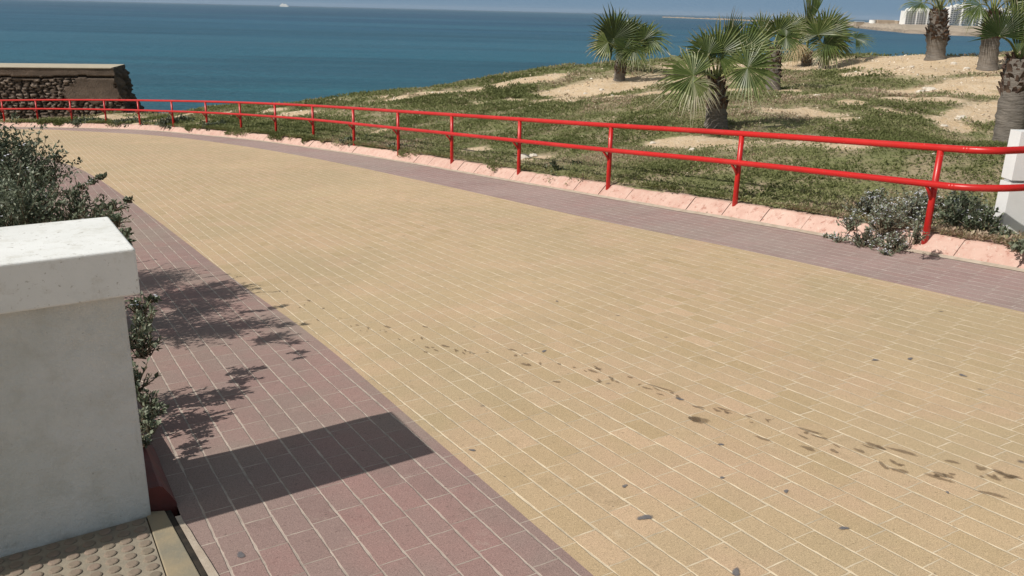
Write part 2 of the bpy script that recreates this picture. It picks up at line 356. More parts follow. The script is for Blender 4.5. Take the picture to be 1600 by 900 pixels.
def fbm(x,y,s,seed=0,o=4): return sum(vnoise(x,y,s/2**k,seed+k)*.5**k for k in range(o))/sum(.5**k for k in range(o))
KR=resample(kerbR,step=.25)
def kdist(x,y):
    x=np.atleast_1d(x); y=np.atleast_1d(y); out=np.empty(len(x))
    for i in range(0,len(x),20000):
        d=(x[i:i+20000,None]-KR[None,:,0])**2+(y[i:i+20000,None]-KR[None,:,1])**2; out[i:i+20000]=np.sqrt(d.min(1))
    return out
def height(x,y,bumps=True):
    x=np.atleast_1d(np.asarray(x,float)); y=np.atleast_1d(np.asarray(y,float)); out=np.empty(len(x))
    for i in range(0,len(x),20000):
        P=np.column_stack([x[i:i+20000],y[i:i+20000]]); out[i:i+20000]=kern(P,Cx)@sol[:len(Cx)]+sol[-3]+P@sol[-2:]
    z=out+pz(x,y)
    if bumps:
        k=np.clip((kdist(x,y)-.3)/2.5,0,1)
        z=z+k*((fbm(x,y,2.6,3)-.5)*.36+(fbm(x,y,.5,5,3)-.5)*.12)
    return np.maximum(z,-12.5)
def hit(px,py):
    d=ray(px,py); Y=np.linspace(6,45,400); P=d[None,:]*(Y/d[1])[:,None]; h=height(P[:,0],P[:,1],False); w=np.argmax(P[:,2]<h); return P[w]
# bare sandy patches (centre found on the hill, radius in metres)
patch=[(900,140,1.1),(940,140,1.4),(985,133,1.5),(1030,128,1.3),(870,155,.7),(920,160,.9),(980,155,1.1),(1040,150,1.2),(840,165,.4),
 (1040,222,.45),(1085,220,.5),(1130,218,.6),(1165,217,.5),(1230,140,.3),(1300,104,1.4),(1340,100,1.8),(1400,95,2.),(1460,97,2.),(1520,100,2.),(1590,105,1.8),(1440,112,1.2),(1400,106,1.),(1350,116,.9),(1500,112,1.2),(1580,130,1.),(1540,128,.8),
 (1430,142,.8),(1480,140,.9),(1530,150,.9),(1560,170,.8),(1400,160,.5),(1455,160,.6),(1520,175,.6),(1600,170,1.),(1490,193,.35),(1330,165,.3),(1320,193,.3),(1230,222,.25),(1330,228,.3),(1490,200,.3),
 (660,146,.5),(700,143.5,.5),(740,140,.5),(780,134,.5),(820,127,.6),(860,123,.7),(620,153,.5),(580,156,.5),(430,172,.5),(460,175,.6),(480,173,.5),(250,181,.6),(200,186,.9),(150,185,.9),(100,186,.9),(50,185,.9),(0,185,.9),(290,182,.8),(340,180,.5),(-60,187,1),
 (1200,104,1.),(1240,103,.8),(1280,101,1.),(840,247,.25),(820,250,.2),(750,232,.3),(1160,104,.6),(1100,106,.7),(1050,107,.7)]
patchW=np.array([[*hit(a,b)[:2],r] for a,b,r in patch])
def sandf(x,y):
    x=np.atleast_1d(x); y=np.atleast_1d(y); s=np.zeros(len(x)); w=.6+.8*fbm(x,y,.9,11)
    for px_,py_,r in patchW: s=np.maximum(s,np.clip(1.35-np.hypot(x-px_,y-py_)/(r*w),0,1))
    s=np.maximum(s,np.clip((fbm(x,y,1.7,21,4)-.60)*5,0,.8))
    return s
# sheet: strips running outward from the kerb
ks=resample(kerbR,step=.3); T=np.gradient(ks,axis=0); T/=np.linalg.norm(T,axis=1)[:,None]; Nn=np.stack([T[:,1],-T[:,0]],1)
for _ in range(20): Nn[1:-1]=(Nn[:-2]+Nn[1:-1]*2+Nn[2:])/4
Nn/=np.linalg.norm(Nn,axis=1)[:,None]
offs=np.r_[.13+np.arange(0,30,.2),30+np.geomspace(.3,60,24)]
P=(ks[:,None,:]+Nn[:,None,:]*offs[None,:,None]).reshape(-1,2)
Z=height(P[:,0],P[:,1]); n0,n1=len(ks),len(offs)
Z.reshape(n0,n1)[:,0]=pz(P[:,0],P[:,1]).reshape(n0,n1)[:,0]+.12
idx=np.arange(n0*n1).reshape(n0,n1)
Fq=np.stack([idx[:-1,:-1],idx[:-1,1:],idx[1:,1:],idx[1:,:-1]],-1).reshape(-1,4)[:, ::-1]
sand=sandf(P[:,0],P[:,1])
tag(np_mesh('ground',np.column_stack([P,Z]),Fq,M_soil,smooth=True,attrs={'sand':('POINT',sand)}),kind='structure')
# ground under and around the promenade, kept below the paving
gx,gy=np.meshgrid(np.linspace(-60,60,61),np.linspace(-60,40,51)); gp=np.column_stack([gx.ravel(),gy.ravel()])
sd=[]
gz=pz(gp[:,0],gp[:,1])-.06
dk=kdist(gp[:,0],gp[:,1]); j=np.array([np.argmin((KR[:,0]-a)**2+(KR[:,1]-b)**2) for a,b in gp]); TT=np.gradient(KR,axis=0); side=(gp[:,0]-KR[j,0])*TT[j,1]-(gp[:,1]-KR[j,1])*TT[j,0]
gz=np.where((side>0)&(dk>.5),-14,gz)
idx=np.arange(gp.shape[0]).reshape(51,61); Fq=np.stack([idx[:-1,:-1],idx[:-1,1:],idx[1:,1:],idx[1:,:-1]],-1).reshape(-1,4)
fs=[f for f in Fq.tolist() if not any((side[k]>0 and dk[k]>.5) for k in f)]
tag(np_mesh('ground_base',np.column_stack([gp,gz]),np.array(fs),M_soil,attrs={'sand':('POINT',np.ones(len(gp))*.7)}),kind='structure')

# ------------------------------------------------------------------ kerbs
def kerb(name,P,h,back,side,mat,step,jit=.012,h0=.0,gap=.008,seed=1,ext=.16):
    r=random.Random(seed); P=resample(P,step=step); mb=MB()
    T=np.gradient(P,axis=0); T/=np.linalg.norm(T,axis=1)[:,None]; N=np.stack([T[:,1],-T[:,0]],1)*side
    for i in range(len(P)-1):
        a,b=P[i],P[i+1]; t=(b-a)/np.linalg.norm(b-a); g=gap*r.uniform(.6,1.8); a2=a+t*g; b2=b-t*g
        dh=r.uniform(-jit,jit); dn=r.uniform(-jit,jit)*.7
        prof=[(0,-.08),(0,.015),(back*.45,h*.55),(back*.88,h*.95),(back,h),(back+ext,h+.004),(back+ext,-.08)]
        vs=[]
        sub=4
        for k in range(sub+1):
            q=a2+(b2-a2)*k/sub; nn=N[i]*(1-k/sub)+N[i+1]*k/sub
            for (d,z) in prof:
                e=.006*(r.random()-.5); w=q+nn*(d+dn+e*1.5); endp=.9 if k in (0,sub) and z>.02 else 1
                vs.append((w[0],w[1],pz(*w)+(z+(dh if z>0 else 0)+e)*(endp if endp==1 else .97)+h0))
        n=len(prof); fs=[(k*n+j,k*n+j+1,(k+1)*n+j+1,(k+1)*n+j) for k in range(sub) for j in range(n-1)]
        fs+=[tuple(range(n-1,-1,-1)),tuple(sub*n+j for j in range(n))]
        mb.add(vs,fs)
    # bed of mortar filling the joints from behind
    return mb.build(name,[mat],smooth=False)
tag(kerb('kerb',kerbR,.138,.14,1,M_kerb,.50,.007,gap=.0035),kind='structure')
M_mort=simple('mortar',(.40,.33,.26),(.52,.45,.37),12.,.9,.2,.5)
# mortar bead between kerb foot and bricks, uneven
P=resample(kerbR,step=.12); T=np.gradient(P,axis=0); T/=np.linalg.norm(T,axis=1)[:,None]; N=np.stack([T[:,1],-T[:,0]],1); vs=[]
for i,p in enumerate(P):
    w=.025+.05*vnoise(np.array([i*.12]),np.array([0.]),.5,4)[0]+random.uniform(0,.012)
    for d,z in ((-w,.004),(-w*.4,.012),(.02,.02)): q=p+N[i]*d; vs.append((*q,pz(*q)+z))
fs=[(i*3+j,i*3+j+1,(i+1)*3+j+1,(i+1)*3+j) for i in range(len(P)-1) for j in range(2)]
tag(np_mesh('kerb_mortar',vs,[f[::-1] for f in fs],M_mort,smooth=True),kind='structure')
i0=np.argmin(np.hypot(kerbL[:,0]+1.18,kerbL[:,1]-2.68))
kl0=resample(kerbL[i0:],step=.02)[4:]
tag(kerb('kerb',kl0,.10,.05,-1,M_kerbd,.6,.004,seed=3,ext=.05),kind='structure')
# planter soil behind the left kerb
kl=resample(kl0[22:],step=.3); N=offset(kl,1.)-kl; vs=[];fs=[]
for i,p in enumerate(kl):
    for d in (.06,.6,1.5,3,6,12): q=p+N[i]*d; vs.append((*q,pz(*q)+.09+.05*fbm(q[:1],q[1:],.4,2)[0]))
for i in range(len(kl)-1):
    for j in range(5): fs.append((i*6+j,(i+1)*6+j,(i+1)*6+j+1,i*6+j+1))
M_bed=simple('planting_bed_soil',(.16,.12,.08),(.26,.20,.14),9.,.95,.1,.8,40.,.02)
tag(np_mesh('planting_bed',vs,fs,M_bed,smooth=True),kind='structure')

# ------------------------------------------------------------------ white wall with cap
aR=np.array([.812,.584,0]); bK=np.array([-.584,.812,0]); bK=np.array([-.553*1.0,.833,0]); aR=np.array([.833,.553,0])
C0=np.array([-1.222,2.647,0])
zt,zb=-.759,-.917
wl=empty('white_wall',(-1.28,2.66,-1.78)); tag(wl,'white rendered garden wall with a thick projecting cap at the left edge','wall')
body=C0-aR*.045+bK*.045
mb=MB()
mb.box(body+np.array([0,0,-2.1]),-aR*1.9,bK*.425,(0,0,2.1+zb)); ob=mb.build('wall_body',[M_wall],wl,bevel=.007)
mb=MB(); mb.box(C0+np.array([0,0,zb]),-aR*1.95,bK*.512,(0,0,zt-zb)); ob=mb.build('wall_cap',[M_cap],wl,bevel=.008)

# ------------------------------------------------------------------ tactile paving, edging slab, dark gap strip
M_tac=simple('blister_concrete',(.33,.285,.22),(.21,.19,.155),9.,.85,.25,.5,90.,.004)
M_blis=simple('blister_top',(.22,.185,.14),(.28,.21,.17),9.,.8,.25,.4,120.,.003)
M_slab=simple('edge_slab_concrete',(.33,.27,.18),(.20,.195,.16),7.,.8,.25,.4,det=6)
M_dark=simple('gap_dark',(.03,.028,.025),(.06,.05,.04),20.,.95,.1,.3)
def quadp(pts,dz,th): 
    top=[(p[0],p[1],pz(p[0],p[1])+dz) for p in pts]; bot=[(p[0],p[1],pz(p[0],p[1])+dz-th) for p in pts]
    n=len(pts); return top+bot,[tuple(range(n)),tuple(range(2*n-1,n-1,-1))]+[(i,i+n,(i+1)%n+n,(i+1)%n) for i in range(n)]
e0=G(232,822)[:2]; e1=G(258,900)[:2]; f0=G(264,812)[:2]; f1=G(312,900)[:2]; h0_=G(283,812)[:2]; h1_=G(330,900)[:2]
dn=(e1-e0)/np.linalg.norm(e1-e0); ld=aR[:2]
mb=MB()
pts=[e0-dn*.40,e0-dn*.40-ld*1.9,e1+dn*1.2-ld*1.9,e1+dn*1.2]
vs,fs=quadp(pts,.005,.04); mb.add(vs,fs,0)
# blisters in rows along the wall
for i in range(0,30):
    for j in range(-3,24):
        c=e0-ld*(.028+.0545*i)+dn*(.02+.0545*j)
        if (c-e0)@np.array([dn[1],-dn[0]])*1>0 and False: continue
        n=12; vs=[]
        for (r_,z) in ((.021,.0052),(.0195,.0085),(.015,.0102)):
            for k in range(n):
                w=2*math.pi*k/n; x,y=c[0]+r_*math.cos(w),c[1]+r_*math.sin(w); vs.append((x,y,pz(x,y)+z))
        fs=[(a*n+k,a*n+(k+1)%n,(a+1)*n+(k+1)%n,(a+1)*n+k) for a in range(2) for k in range(n)]+[tuple(2*n+k for k in range(n))]
        mb.add(vs,fs,1)
tag(mb.build('tactile_pavement',[M_tac,M_blis]),kind='structure')
mb=MB(); vs,fs=quadp([e0-dn*.10+ld*.004,e1+dn*1.2+ld*.004,f1+(f1-f0)*1.3,f0-(f1-f0)*.15],.009,.04); mb.add(vs,fs); tag(mb.build('edge_slab',[M_slab],bevel=.004),kind='structure')
mb=MB(); vs,fs=quadp([f0-(f1-f0)*.15+ld*.001,f1+(f1-f0)*1.3+ld*.001,f1+(f1-f0)*1.3+ld*.020,f0-(f1-f0)*.15+ld*.020],.004,.04); mb.add(vs,fs); tag(mb.build('dark_gap_strip',[M_dark]),kind='structure')  # flat strip; the gap's shadow line is put into its near-black colour
mb=MB(); 
q0,q1=f0+ld*.021,f1+(f1-f0)*1.3+ld*.021; n=40; top=[]
for k in range(n): 
    p=q0+(q1-q0)*k/(n-1); w=.018+.012*vnoise(np.array([k*.3]),np.array([1.]),1.,8)[0]; top.append((p,p+ld*w))
vs=[];
for a,b in top: vs+= [(a[0],a[1],pz(*a)+.006),(b[0],b[1],pz(*b)+.0045)]
mb.add(vs,[(2*k,2*k+2,2*k+3,2*k+1)[::-1] for k in range(n-1)]); tag(mb.build('mortar_joint',[M_mort]),kind='structure')

# ------------------------------------------------------------------ red railing
bots=[(1442,392),(1146,338),(949,306),(810,282),(706,264),(623,250),(554,238),(491,228),(434,220),(380,214),(326,209),(274,206),(221,202),(169,200),(115,198),(62,197),(8,197)]
pp=[G(*b)[:2] for b in bots]; pp.append(pp[-1]+(pp[-1]-pp[-3])/2); pp.append(pp[-1]*2-pp[-2]-np.array([0,.05])); pp.append(pp[-1]*2-pp[-2]-np.array([0,.08]))
pp=np.array(pp); HP=.856; HM=.575
sm=pp.copy(); sm[8:-1]=.25*pp[7:-2]+.5*pp[8:-1]+.25*pp[9:]; pp=sm
tg=np.gradient(pp,axis=0); tg/=np.linalg.norm(tg,axis=1)[:,None]; inw=np.stack([-tg[:,1],tg[:,0]],1)  # towards the pavement
if (inw[3]@np.array([-1,0]))<0: inw=-inw
rail=empty('red_railing',(*pp[3],pz(*pp[3]))); tag(rail,'long red tubular steel railing curving along the pink kerb','railing')
P0=pp[0]; dirn=(pp[0]-pp[1]); dirn/=np.linalg.norm(dirn)
bend=[P0+dirn*.22,P0+dirn*.38+np.array([.07,.03]),P0+dirn*.45+np.array([.22,.10]),P0+dirn*.47+np.array([.6,.22]),P0+dirn*.5+np.array([1.4,.42]),P0+dirn*.5+np.array([2.6,.7])]
def railpath(off,h):
    Q=[p+np.array([0,0.]) for p in bend[::-1]]; bi=np.array([-.45,-.85])
    a=[q+inw[0]*off if i>=len(Q)-2 else q+np.array([-.35,-.93])*off for i,q in enumerate(Q)]
    a+= [p+n*off for p,n in zip(pp,inw)]
    S=spline(a,8); return [(q[0],q[1],pz(*q)+h) for q in S]
mb=MB(); mb.tube(railpath(0,HP),.0285,14); mb.build('top_rail',[M_red],rail,smooth=True)
mb=MB(); mb.tube(railpath(.105,HM),.0275,14); mb.build('middle_rail',[M_red],rail,smooth=True)
for i,p in enumerate(pp):
    z0=pz(*p); mb=MB(); mb.tube([(p[0],p[1],z0-.05),(p[0],p[1],z0+.4),(p[0],p[1],z0+HP-.02)],.027,14)
    # weld collar at the foot
    mb.tube([(p[0],p[1],z0-.02),(p[0],p[1],z0+.008)],.036,12)
    po=mb.build('post',[M_red],rail,smooth=True)
    q=p+inw[i]*.105; mb=MB(); mb.tube([(q[0],q[1],z0+HM-.02),(*(p+inw[i]*.055),z0+HM-.075),(p[0],p[1],z0+HM-.16)],.015,8)
    br=mb.build('bracket',[M_red],rail,smooth=True); br.parent=po
extra=[bend[4]]
for p in extra:
    z0=pz(*p); mb=MB(); mb.tube([(p[0],p[1],z0-.05),(p[0],p[1],z0+HP-.02)],.027,14); mb.build('post',[M_red],rail,smooth=True)

# ------------------------------------------------------------------ foliage helpers
def leaf_quads(C,D,N,L,W,fold=.25):
    """C base (n,3), D direction, N normal, L,W arrays -> verts (n*6), quads (n*2): a folded leaf"""
    S=np.cross(N,D); S/=np.linalg.norm(S,axis=1)[:,None]+1e-9
    L=L[:,None]; W=W[:,None]
    b=C; t=C+D*L; m=C+D*L*.5
    l=C+D*L*.45+S*W+N*W*fold; r=C+D*L*.45-S*W+N*W*fold
    V=np.stack([b,l,t,m,r],1).reshape(-1,3); k=np.arange(len(C))[:,None]*5
    F=np.concatenate([k+np.array([[0,3,2,1]]),k+np.array([[0,4,2,3]])],0)
    return V,F
def rand_unit(n):
    v=rng.normal(size=(n,3)); return v/np.linalg.norm(v,axis=1)[:,None]

# ground cover on the hill: one stuff object
def cover():
    # sample along strips
    nA=2300000
    s=rng.random(nA)*(len(ks)-1); i=s.astype(int); f=(s-i)[:,None]
    t=.0+26*rng.random(nA)**1.2; q_=rng.random(nA)<.035; t=np.where(q_,-.16*rng.random(nA)**1.3+.05,t)
    B=ks[i]*(1-f)+ks[i+1]*f; NN=Nn[i]*(1-f)+Nn[i+1]*f; P=B+NN*(.12+t)[:,None]
    # keep only what the promenade could see
    keep=(P[:,1]>1.5)&(P[:,1]<34)&(P[:,0]>-.70*P[:,1]-2)&(P[:,0]<1.25*P[:,1]+4)&((P[:,0]<.70*P[:,1]+2)|(rng.random(nA)<.4))
    P=P[keep]; t=t[keep]; 
    Y=P[:,1]; pk=np.clip(1.25-Y/28,.28,1); k2=rng.random(len(P))<pk; P=P[k2]; t=t[k2]
    kz=t<.02; spill=(fbm(P[:,0],P[:,1],.45,101,3)-.5)*.9-.02; ok=~(kz&(-t>spill)); P=P[ok]; t=t[ok]
    sd=sandf(P[:,0],P[:,1])+ (fbm(P[:,0],P[:,1],.35,31,3)-.5)*.9
    den=np.clip(1-sd*1.6,0,1)*np.clip(.35+1.9*(fbm(P[:,0],P[:,1],1.1,41,3)-.38),np.clip(.5-P[:,1]/40,.1,.4),1)
    k3=rng.random(len(P))<den; P=P[k3]; sd=sd[k3]; t=t[k3]
    Z=height(P[:,0],P[:,1]); n=len(P); Z=np.where(t<.02,pz(P[:,0],P[:,1])+.155*np.clip(1+t/.13,0.05,1)**.6,Z)
    Z=Z+(.015+.05*fbm(P[:,0],P[:,1],.45,81,3))*rng.random(n)
    nb=4
    far=np.clip(P[:,1]/14,.85,2.0)
    size=(.017+.022*rng.random(n))*far*(.7+.6*fbm(P[:,0],P[:,1],.8,51,2))
    C=np.repeat(np.column_stack([P,Z-.005]),nb,0); sz=np.repeat(size,nb)
    az=rng.random(n*nb)*2*math.pi; el=rng.uniform(.15,1.25,n*nb)
    D=np.column_stack([np.cos(az)*np.cos(el),np.sin(az)*np.cos(el),np.sin(el)])
    C=C+D*sz[:,None]*.25*rng.random((n*nb,1)); up=np.column_stack([-np.cos(az)*np.sin(el),-np.sin(az)*np.sin(el),np.cos(el)])
    V,F=leaf_quads(C,D,up,sz*rng.uniform(.8,1.5,n*nb),sz*rng.uniform(.18,.36,n*nb))
    zone=fbm(P[:,0],P[:,1],2.4,61,3); z2=fbm(P[:,0],P[:,1],.7,71,3)
    tone=.36+(zone-.5)*1.25+(z2-.5)*.9+rng.normal(0,.10,n)+.22*np.clip(sd,0,1)
    edge=np.clip((t-17)/6,0,1)*.12; tone=np.clip(tone+edge,0,1)
    tl=np.clip(np.repeat(tone,nb)+rng.normal(0,.07,n*nb),0,1)
    tt=np.concatenate([tl,tl])
    tag(np_mesh('ground_cover',V,F,M_cover,attrs={'tone':('FACE',tt)}),'low green and dry creeping plants covering the sandy hill behind the railing','ground cover',kind='stuff')
cover()
def gravel():
    n=120000; s=rng.random(n)*(len(ks)-1); i=s.astype(int); f=(s-i)[:,None]; t=24*rng.random(n)**.9
    P=ks[i]*(1-f)+ks[i+1]*f+(Nn[i]*(1-f)+Nn[i+1]*f)*(.3+t)[:,None]
    k=(P[:,1]>6)&(P[:,1]<33)&(np.abs(P[:,0])<.66*P[:,1]+1); P=P[k]; sd=sandf(P[:,0],P[:,1]); k=(rng.random(len(P))<.10+.9*np.clip(sd*1.6-.3,0,1)*np.clip((fbm(P[:,0],P[:,1],.8,91,3)-.35)*4,.15,1)); P=P[k]
    Z=height(P[:,0],P[:,1]); m=len(P); r=(.008+.022*rng.random(m)**3)*np.clip(P[:,1]/14,.8,1.8)
    base=np.array([[1,0,0],[-.3,.95,0],[-.6,-.8,0],[.1,.05,.75]]); a=rng.random(m)*6.28; ca,sa=np.cos(a),np.sin(a)
    V=np.empty((m,4,3)); 
    for q in range(4):
        x,y,z=base[q]; sx_=r*rng.uniform(.7,1.3,m); V[:,q,0]=P[:,0]+sx_*(x*ca-y*sa); V[:,q,1]=P[:,1]+sx_*(x*sa+y*ca); V[:,q,2]=Z-.004+z*sx_
    F=(np.arange(m)[:,None,None]*4+np.array([[0,1,3],[1,2,3],[2,0,3]])[None]).reshape(-1,3); tn=np.repeat(rng.random(m),3)
    t=NT('gravel_stone',.9,.15); t.col(t.ramp(t.attr('tone'),[(0,(.22,.16,.11)),(.4,(.42,.33,.24)),(.8,(.62,.53,.42)),(1,(.74,.69,.60))]))
    tag(np_mesh('gravel',V.reshape(-1,3),F,t.m,attrs={'tone':('FACE',tn)}),'small pebbles and clods strewn over the bare sandy patches of the hill','gravel',kind='stuff')
gravel()
# dark fleshy plants along the far crest and weeds spilling over the kerb
def weeds(spots,nl,label,group=None,cat='plant',name='creeping_weed',tone0=.2,Lr=(.025,.05),flowers=0,stems=True):
    """spots: list of (x,y,z,rx,rz) blobs of ONE plant"""
    o=empty(name,spots[0][:3]); tag(o,label,cat,group)
    Cs=[];Ds=[]; rr=random.Random(int(abs(spots[0][0]*1000))); mb=MB()
    for (x,y,z,rx,rz) in spots:
        ns=max(3,int(nl*rx*rx*.95+nl*.006)); lean=rr.uniform(0,6.28)
        for q in range(ns):
            w=rr.uniform(0,6.28); e=rr.random()**.8*1.35; rad=rr.uniform(.55,1.)**.7*(1.25 if rr.random()<.12 else 1)
            end=np.array([x+math.cos(w)*math.sin(e)*rx*rad,y+math.sin(w)*math.sin(e)*rx*rad,z+math.cos(e)*rz*rad])
            st=np.array([x+rr.uniform(-.25,.25)*rx,y+rr.uniform(-.25,.25)*rx,z-rz*.15]); mid=(st+end)/2+np.array([0,0,rz*rr.uniform(.0,.22)])
            nlf=max(5,int(np.linalg.norm(end-st)/.020)); t=rr.uniform(.25,.5)+(1-.4)*np.sort(rng.random(nlf)); t=np.clip(t,0,1)[:,None]
            c=(1-t)**2*st+2*t*(1-t)*mid+t*t*end; tg_=2*(1-t)*(mid-st)+2*t*(end-mid); tg_/=np.linalg.norm(tg_,axis=1)[:,None]+1e-9
            Cs.append(c); Ds.append(tg_*.6+rand_unit(nlf)*1.0+np.array([0,0,.25]))
            if stems and q%max(1,ns//45)==0: mb.tube([st,mid*.5+(st+end)*.25,end],[.004,.003,.0015],4,cap=False)
    C=np.vstack(Cs); D=np.vstack(Ds); D/=np.linalg.norm(D,axis=1)[:,None]; n=len(C)
    N=rand_unit(n); N[:,2]+=1.3; N-= (N*D).sum(1)[:,None]*D; N/=np.linalg.norm(N,axis=1)[:,None]
    L=rng.uniform(*Lr,n); V,F=leaf_quads(C,D,N,L,L*rng.uniform(.2,.32,n))
    t=np.clip(tone0+rng.normal(0,.22,n)+.35*np.array([mnoise.noise(Vector(c*5)) for c in C]),0,1)
    np_mesh('foliage',V,F,M_bush,o,attrs={'tone':('FACE',np.r_[t,t])})
    if stems:
        tag(mb.build('stems',[M_stem],o,smooth=True),kind='stuff')
    if flowers:
        k=flowers; ii=rng.choice(n,k); 
        c=C[ii]+D[ii]*.02+np.array([0,0,.008]); rep=5; c5=np.repeat(c,rep,0)+rng.normal(0,.008,(k*rep,3)); az=np.tile(np.arange(rep)*2*math.pi/rep,k)
        d=np.column_stack([np.cos(az),np.sin(az),np.full(k*rep,.25)]); nn=np.tile([0,0,1.],(k*rep,1)); 
        V,F=leaf_quads(c5,d,nn,np.full(k*rep,.016),np.full(k*rep,.007),.1)
        tag(np_mesh('flowers',V,F,M_flower,o),kind='stuff')
    return o
def blob(px,py,Y,rx,rz): p=at(px,py,Y); return (p[0],p[1],p[2]-rz*.4,rx,rz)
def gb(x,y,rx,rz,dz=0): return (x,y,pz(x,y)+dz,rx,rz)
# big shrub behind the white wall
sh=[blob(5,262,5.3,.50,.48),blob(-90,250,5.7,.6,.5),blob(45,300,5.0,.30,.30),blob(25,330,4.5,.36,.34),blob(118,330,4.6,.26,.22),blob(-70,340,4.6,.5,.45),blob(158,345,4.35,.17,.13),
    blob(70,270,5.3,.12,.12),blob(90,246,5.5,.05,.06),blob(35,228,5.6,.10,.12),blob(158,276,5.0,.05,.03),blob(143,284,4.95,.05,.03),blob(128,292,4.9,.05,.03),blob(112,300,4.9,.08,.05),
    blob(178,322,4.6,.10,.05),blob(203,312,4.6,.04,.03),blob(182,345,4.25,.08,.05),blob(196,378,4.0,.035,.03),blob(195,365,4.1,.06,.05),(-2.6,4.3,-1.9,.36,.30),(-2.3,3.9,-1.85,.30,.28),(-3.2,4.9,-1.9,.7,.6),(-4.2,6.2,-2.05,.7,.8),(-3.7,4.4,-1.9,.7,.7)]
weeds(sh,1500,'large grey-green flowering shrub spilling out behind the white wall','leafy shrubs beside the maroon paving','shrub','flowering_shrub',.34,(.016,.032),flowers=260)
# shadow-casting middle part of the hedge just behind the wall and the small growth at its foot
sh2=[(-1.93,3.58,-1.72,.24,.42),(-1.74,3.36,-1.72,.18,.36),blob(218,480,3.95,.11,.10),blob(238,468,4.0,.035,.03),blob(228,500,3.85,.09,.09),blob(222,540,3.65,.12,.10),blob(218,520,3.7,.10,.12),blob(214,590,3.45,.10,.11)]
weeds(sh2,1500,'narrow dark leafy shrub between the back of the white wall and the dark red kerb','leafy shrubs beside the maroon paving','shrub','flowering_shrub',.30,(.02,.036),flowers=10)
sh3=[blob(230,625,3.33,.075,.08),blob(226,655,3.18,.075,.08),blob(235,668,3.12,.05,.05),blob(222,690,3.05,.05,.05),blob(243,640,3.28,.05,.04)]
weeds(sh3,1900,'small dark green weed clump at the foot of the white wall corner',None,'plant','creeping_weed',.35,(.018,.03))
# flowering plant sprawling around the nearest post
def gk(px,py,dz,rx,rz):
    p=G(px,py); k=dz>0
    if k: p=hit(px,py)
    return (p[0],p[1],(height([p[0]],[p[1]])[0]+.01 if k else p[2]),rx,rz)
near=[gk(1350,385,.0,.20,.17),gk(1310,378,.0,.11,.08),gk(1395,392,.0,.20,.17),gk(1370,378,.0,.2,.2),gk(1330,362,.05,.16,.12),gk(1380,360,.12,.25,.22),gk(1420,350,.15,.28,.25),gk(1350,340,.12,.22,.18),gk(1440,330,.15,.28,.2),gk(1370,318,.15,.22,.14),gk(1430,380,.05,.14,.2),gk(1292,372,.0,.04,.04),gk(1475,395,-.01,.06,.03),gk(1385,398,0,.09,.03)]
weeds(near,1100,'sprawling weed with pale flowers growing over the pink kerb at the nearest railing post',None,'plant','flowering_weed',.55,(.02,.034),flowers=420)
near2=[gk(1500,360,.15,.25,.25),gk(1535,368,.16,.20,.2),gk(1565,378,.14,.12,.10),gk(1500,335,.18,.25,.2),gk(1600,395,.12,.16,.06),gk(1535,345,.2,.2,.16)]
weeds(near2,1500,'dark green bushy plant with a few flowers at the foot of the white slab',None,'plant','flowering_weed',.25,(.025,.05),flowers=90)
# tufts hanging over the kerb farther along, dark weeds behind it
kk=0
for (px,py,rx,rz,lb) in [(330,200,.5,.28,'dark leafy weed clump behind the kerb where the railing starts to curve'),(250,196,.45,.16,'low weed clump hanging over the far kerb between two railing posts'),(385,205,.35,.22,'green weed tuft behind the far kerb under the middle rail'),
    (290,198,.3,.14,'thin weed tuft over the far kerb, left of the dark clump'),(190,194,.45,.14,'flat weed clump on the far kerb in front of the ruined stone wall'),(530,236,.3,.14,'weed trailing down the pink kerb in the middle distance'),(583,244,.10,.12,'small yellow-green sprig growing from the kerb joint'),(920,278,.18,.16,'round dark weed behind the kerb beside a railing post'),(640,244,.3,.12,'low weed mat along the top of the kerb')]:
    p=G(px,py); q=np.array([p[0],p[1]]); j=np.argmin(((KR-q)**2).sum(1)); Tj=TT[j]/np.linalg.norm(TT[j]); nj=np.array([Tj[1],-Tj[0]]); q=KR[j]+nj*.30
    weeds([(q[0],q[1],pz(*q)+.12,rx,rz),(q[0]+nj[0]*.4,q[1]+nj[1]*.4,pz(*q)+.12,rx*.9,rz),(q[0]-Tj[0]*rx-nj[0]*.12,q[1]-Tj[1]*rx-nj[1]*.12,pz(*q)+.09,rx*.45,rz*.5)],260,lb,'weeds along the kerb','plant','creeping_weed',.3,(.05,.09),stems=False)
p=G(1108,335); weeds([(p[0],p[1],p[2],.05,.03)],900,'tiny dry sprig lying on the maroon bricks near the second post',None,'sprig','dry_sprig',.5,(.015,.03))
p=G(1168,342); mb=MB(); 
for k in range(1): 
    n=9; top=[];bot=[]
    for j in range(n):
        w=j*2*math.pi/n; r=.022*random.uniform(.7,1.15); top.append((p[0]+r*.6*math.cos(w),p[1]+r*.6*math.sin(w),p[2]+.022*random.uniform(.8,1.2))); bot.append((p[0]+r*math.cos(w),p[1]+r*math.sin(w),p[2]+.001))
    mb.add(bot+top,[(j,(j+1)%n,n+(j+1)%n,n+j) for j in range(n)]+[tuple(n+j for j in range(n))])
M_white=simple('white_stone',(.75,.74,.70),(.6,.6,.56),30.,.8)
tag(mb.build('pebble',[M_white]),'small white pebble on the paving by the kerb','pebble')

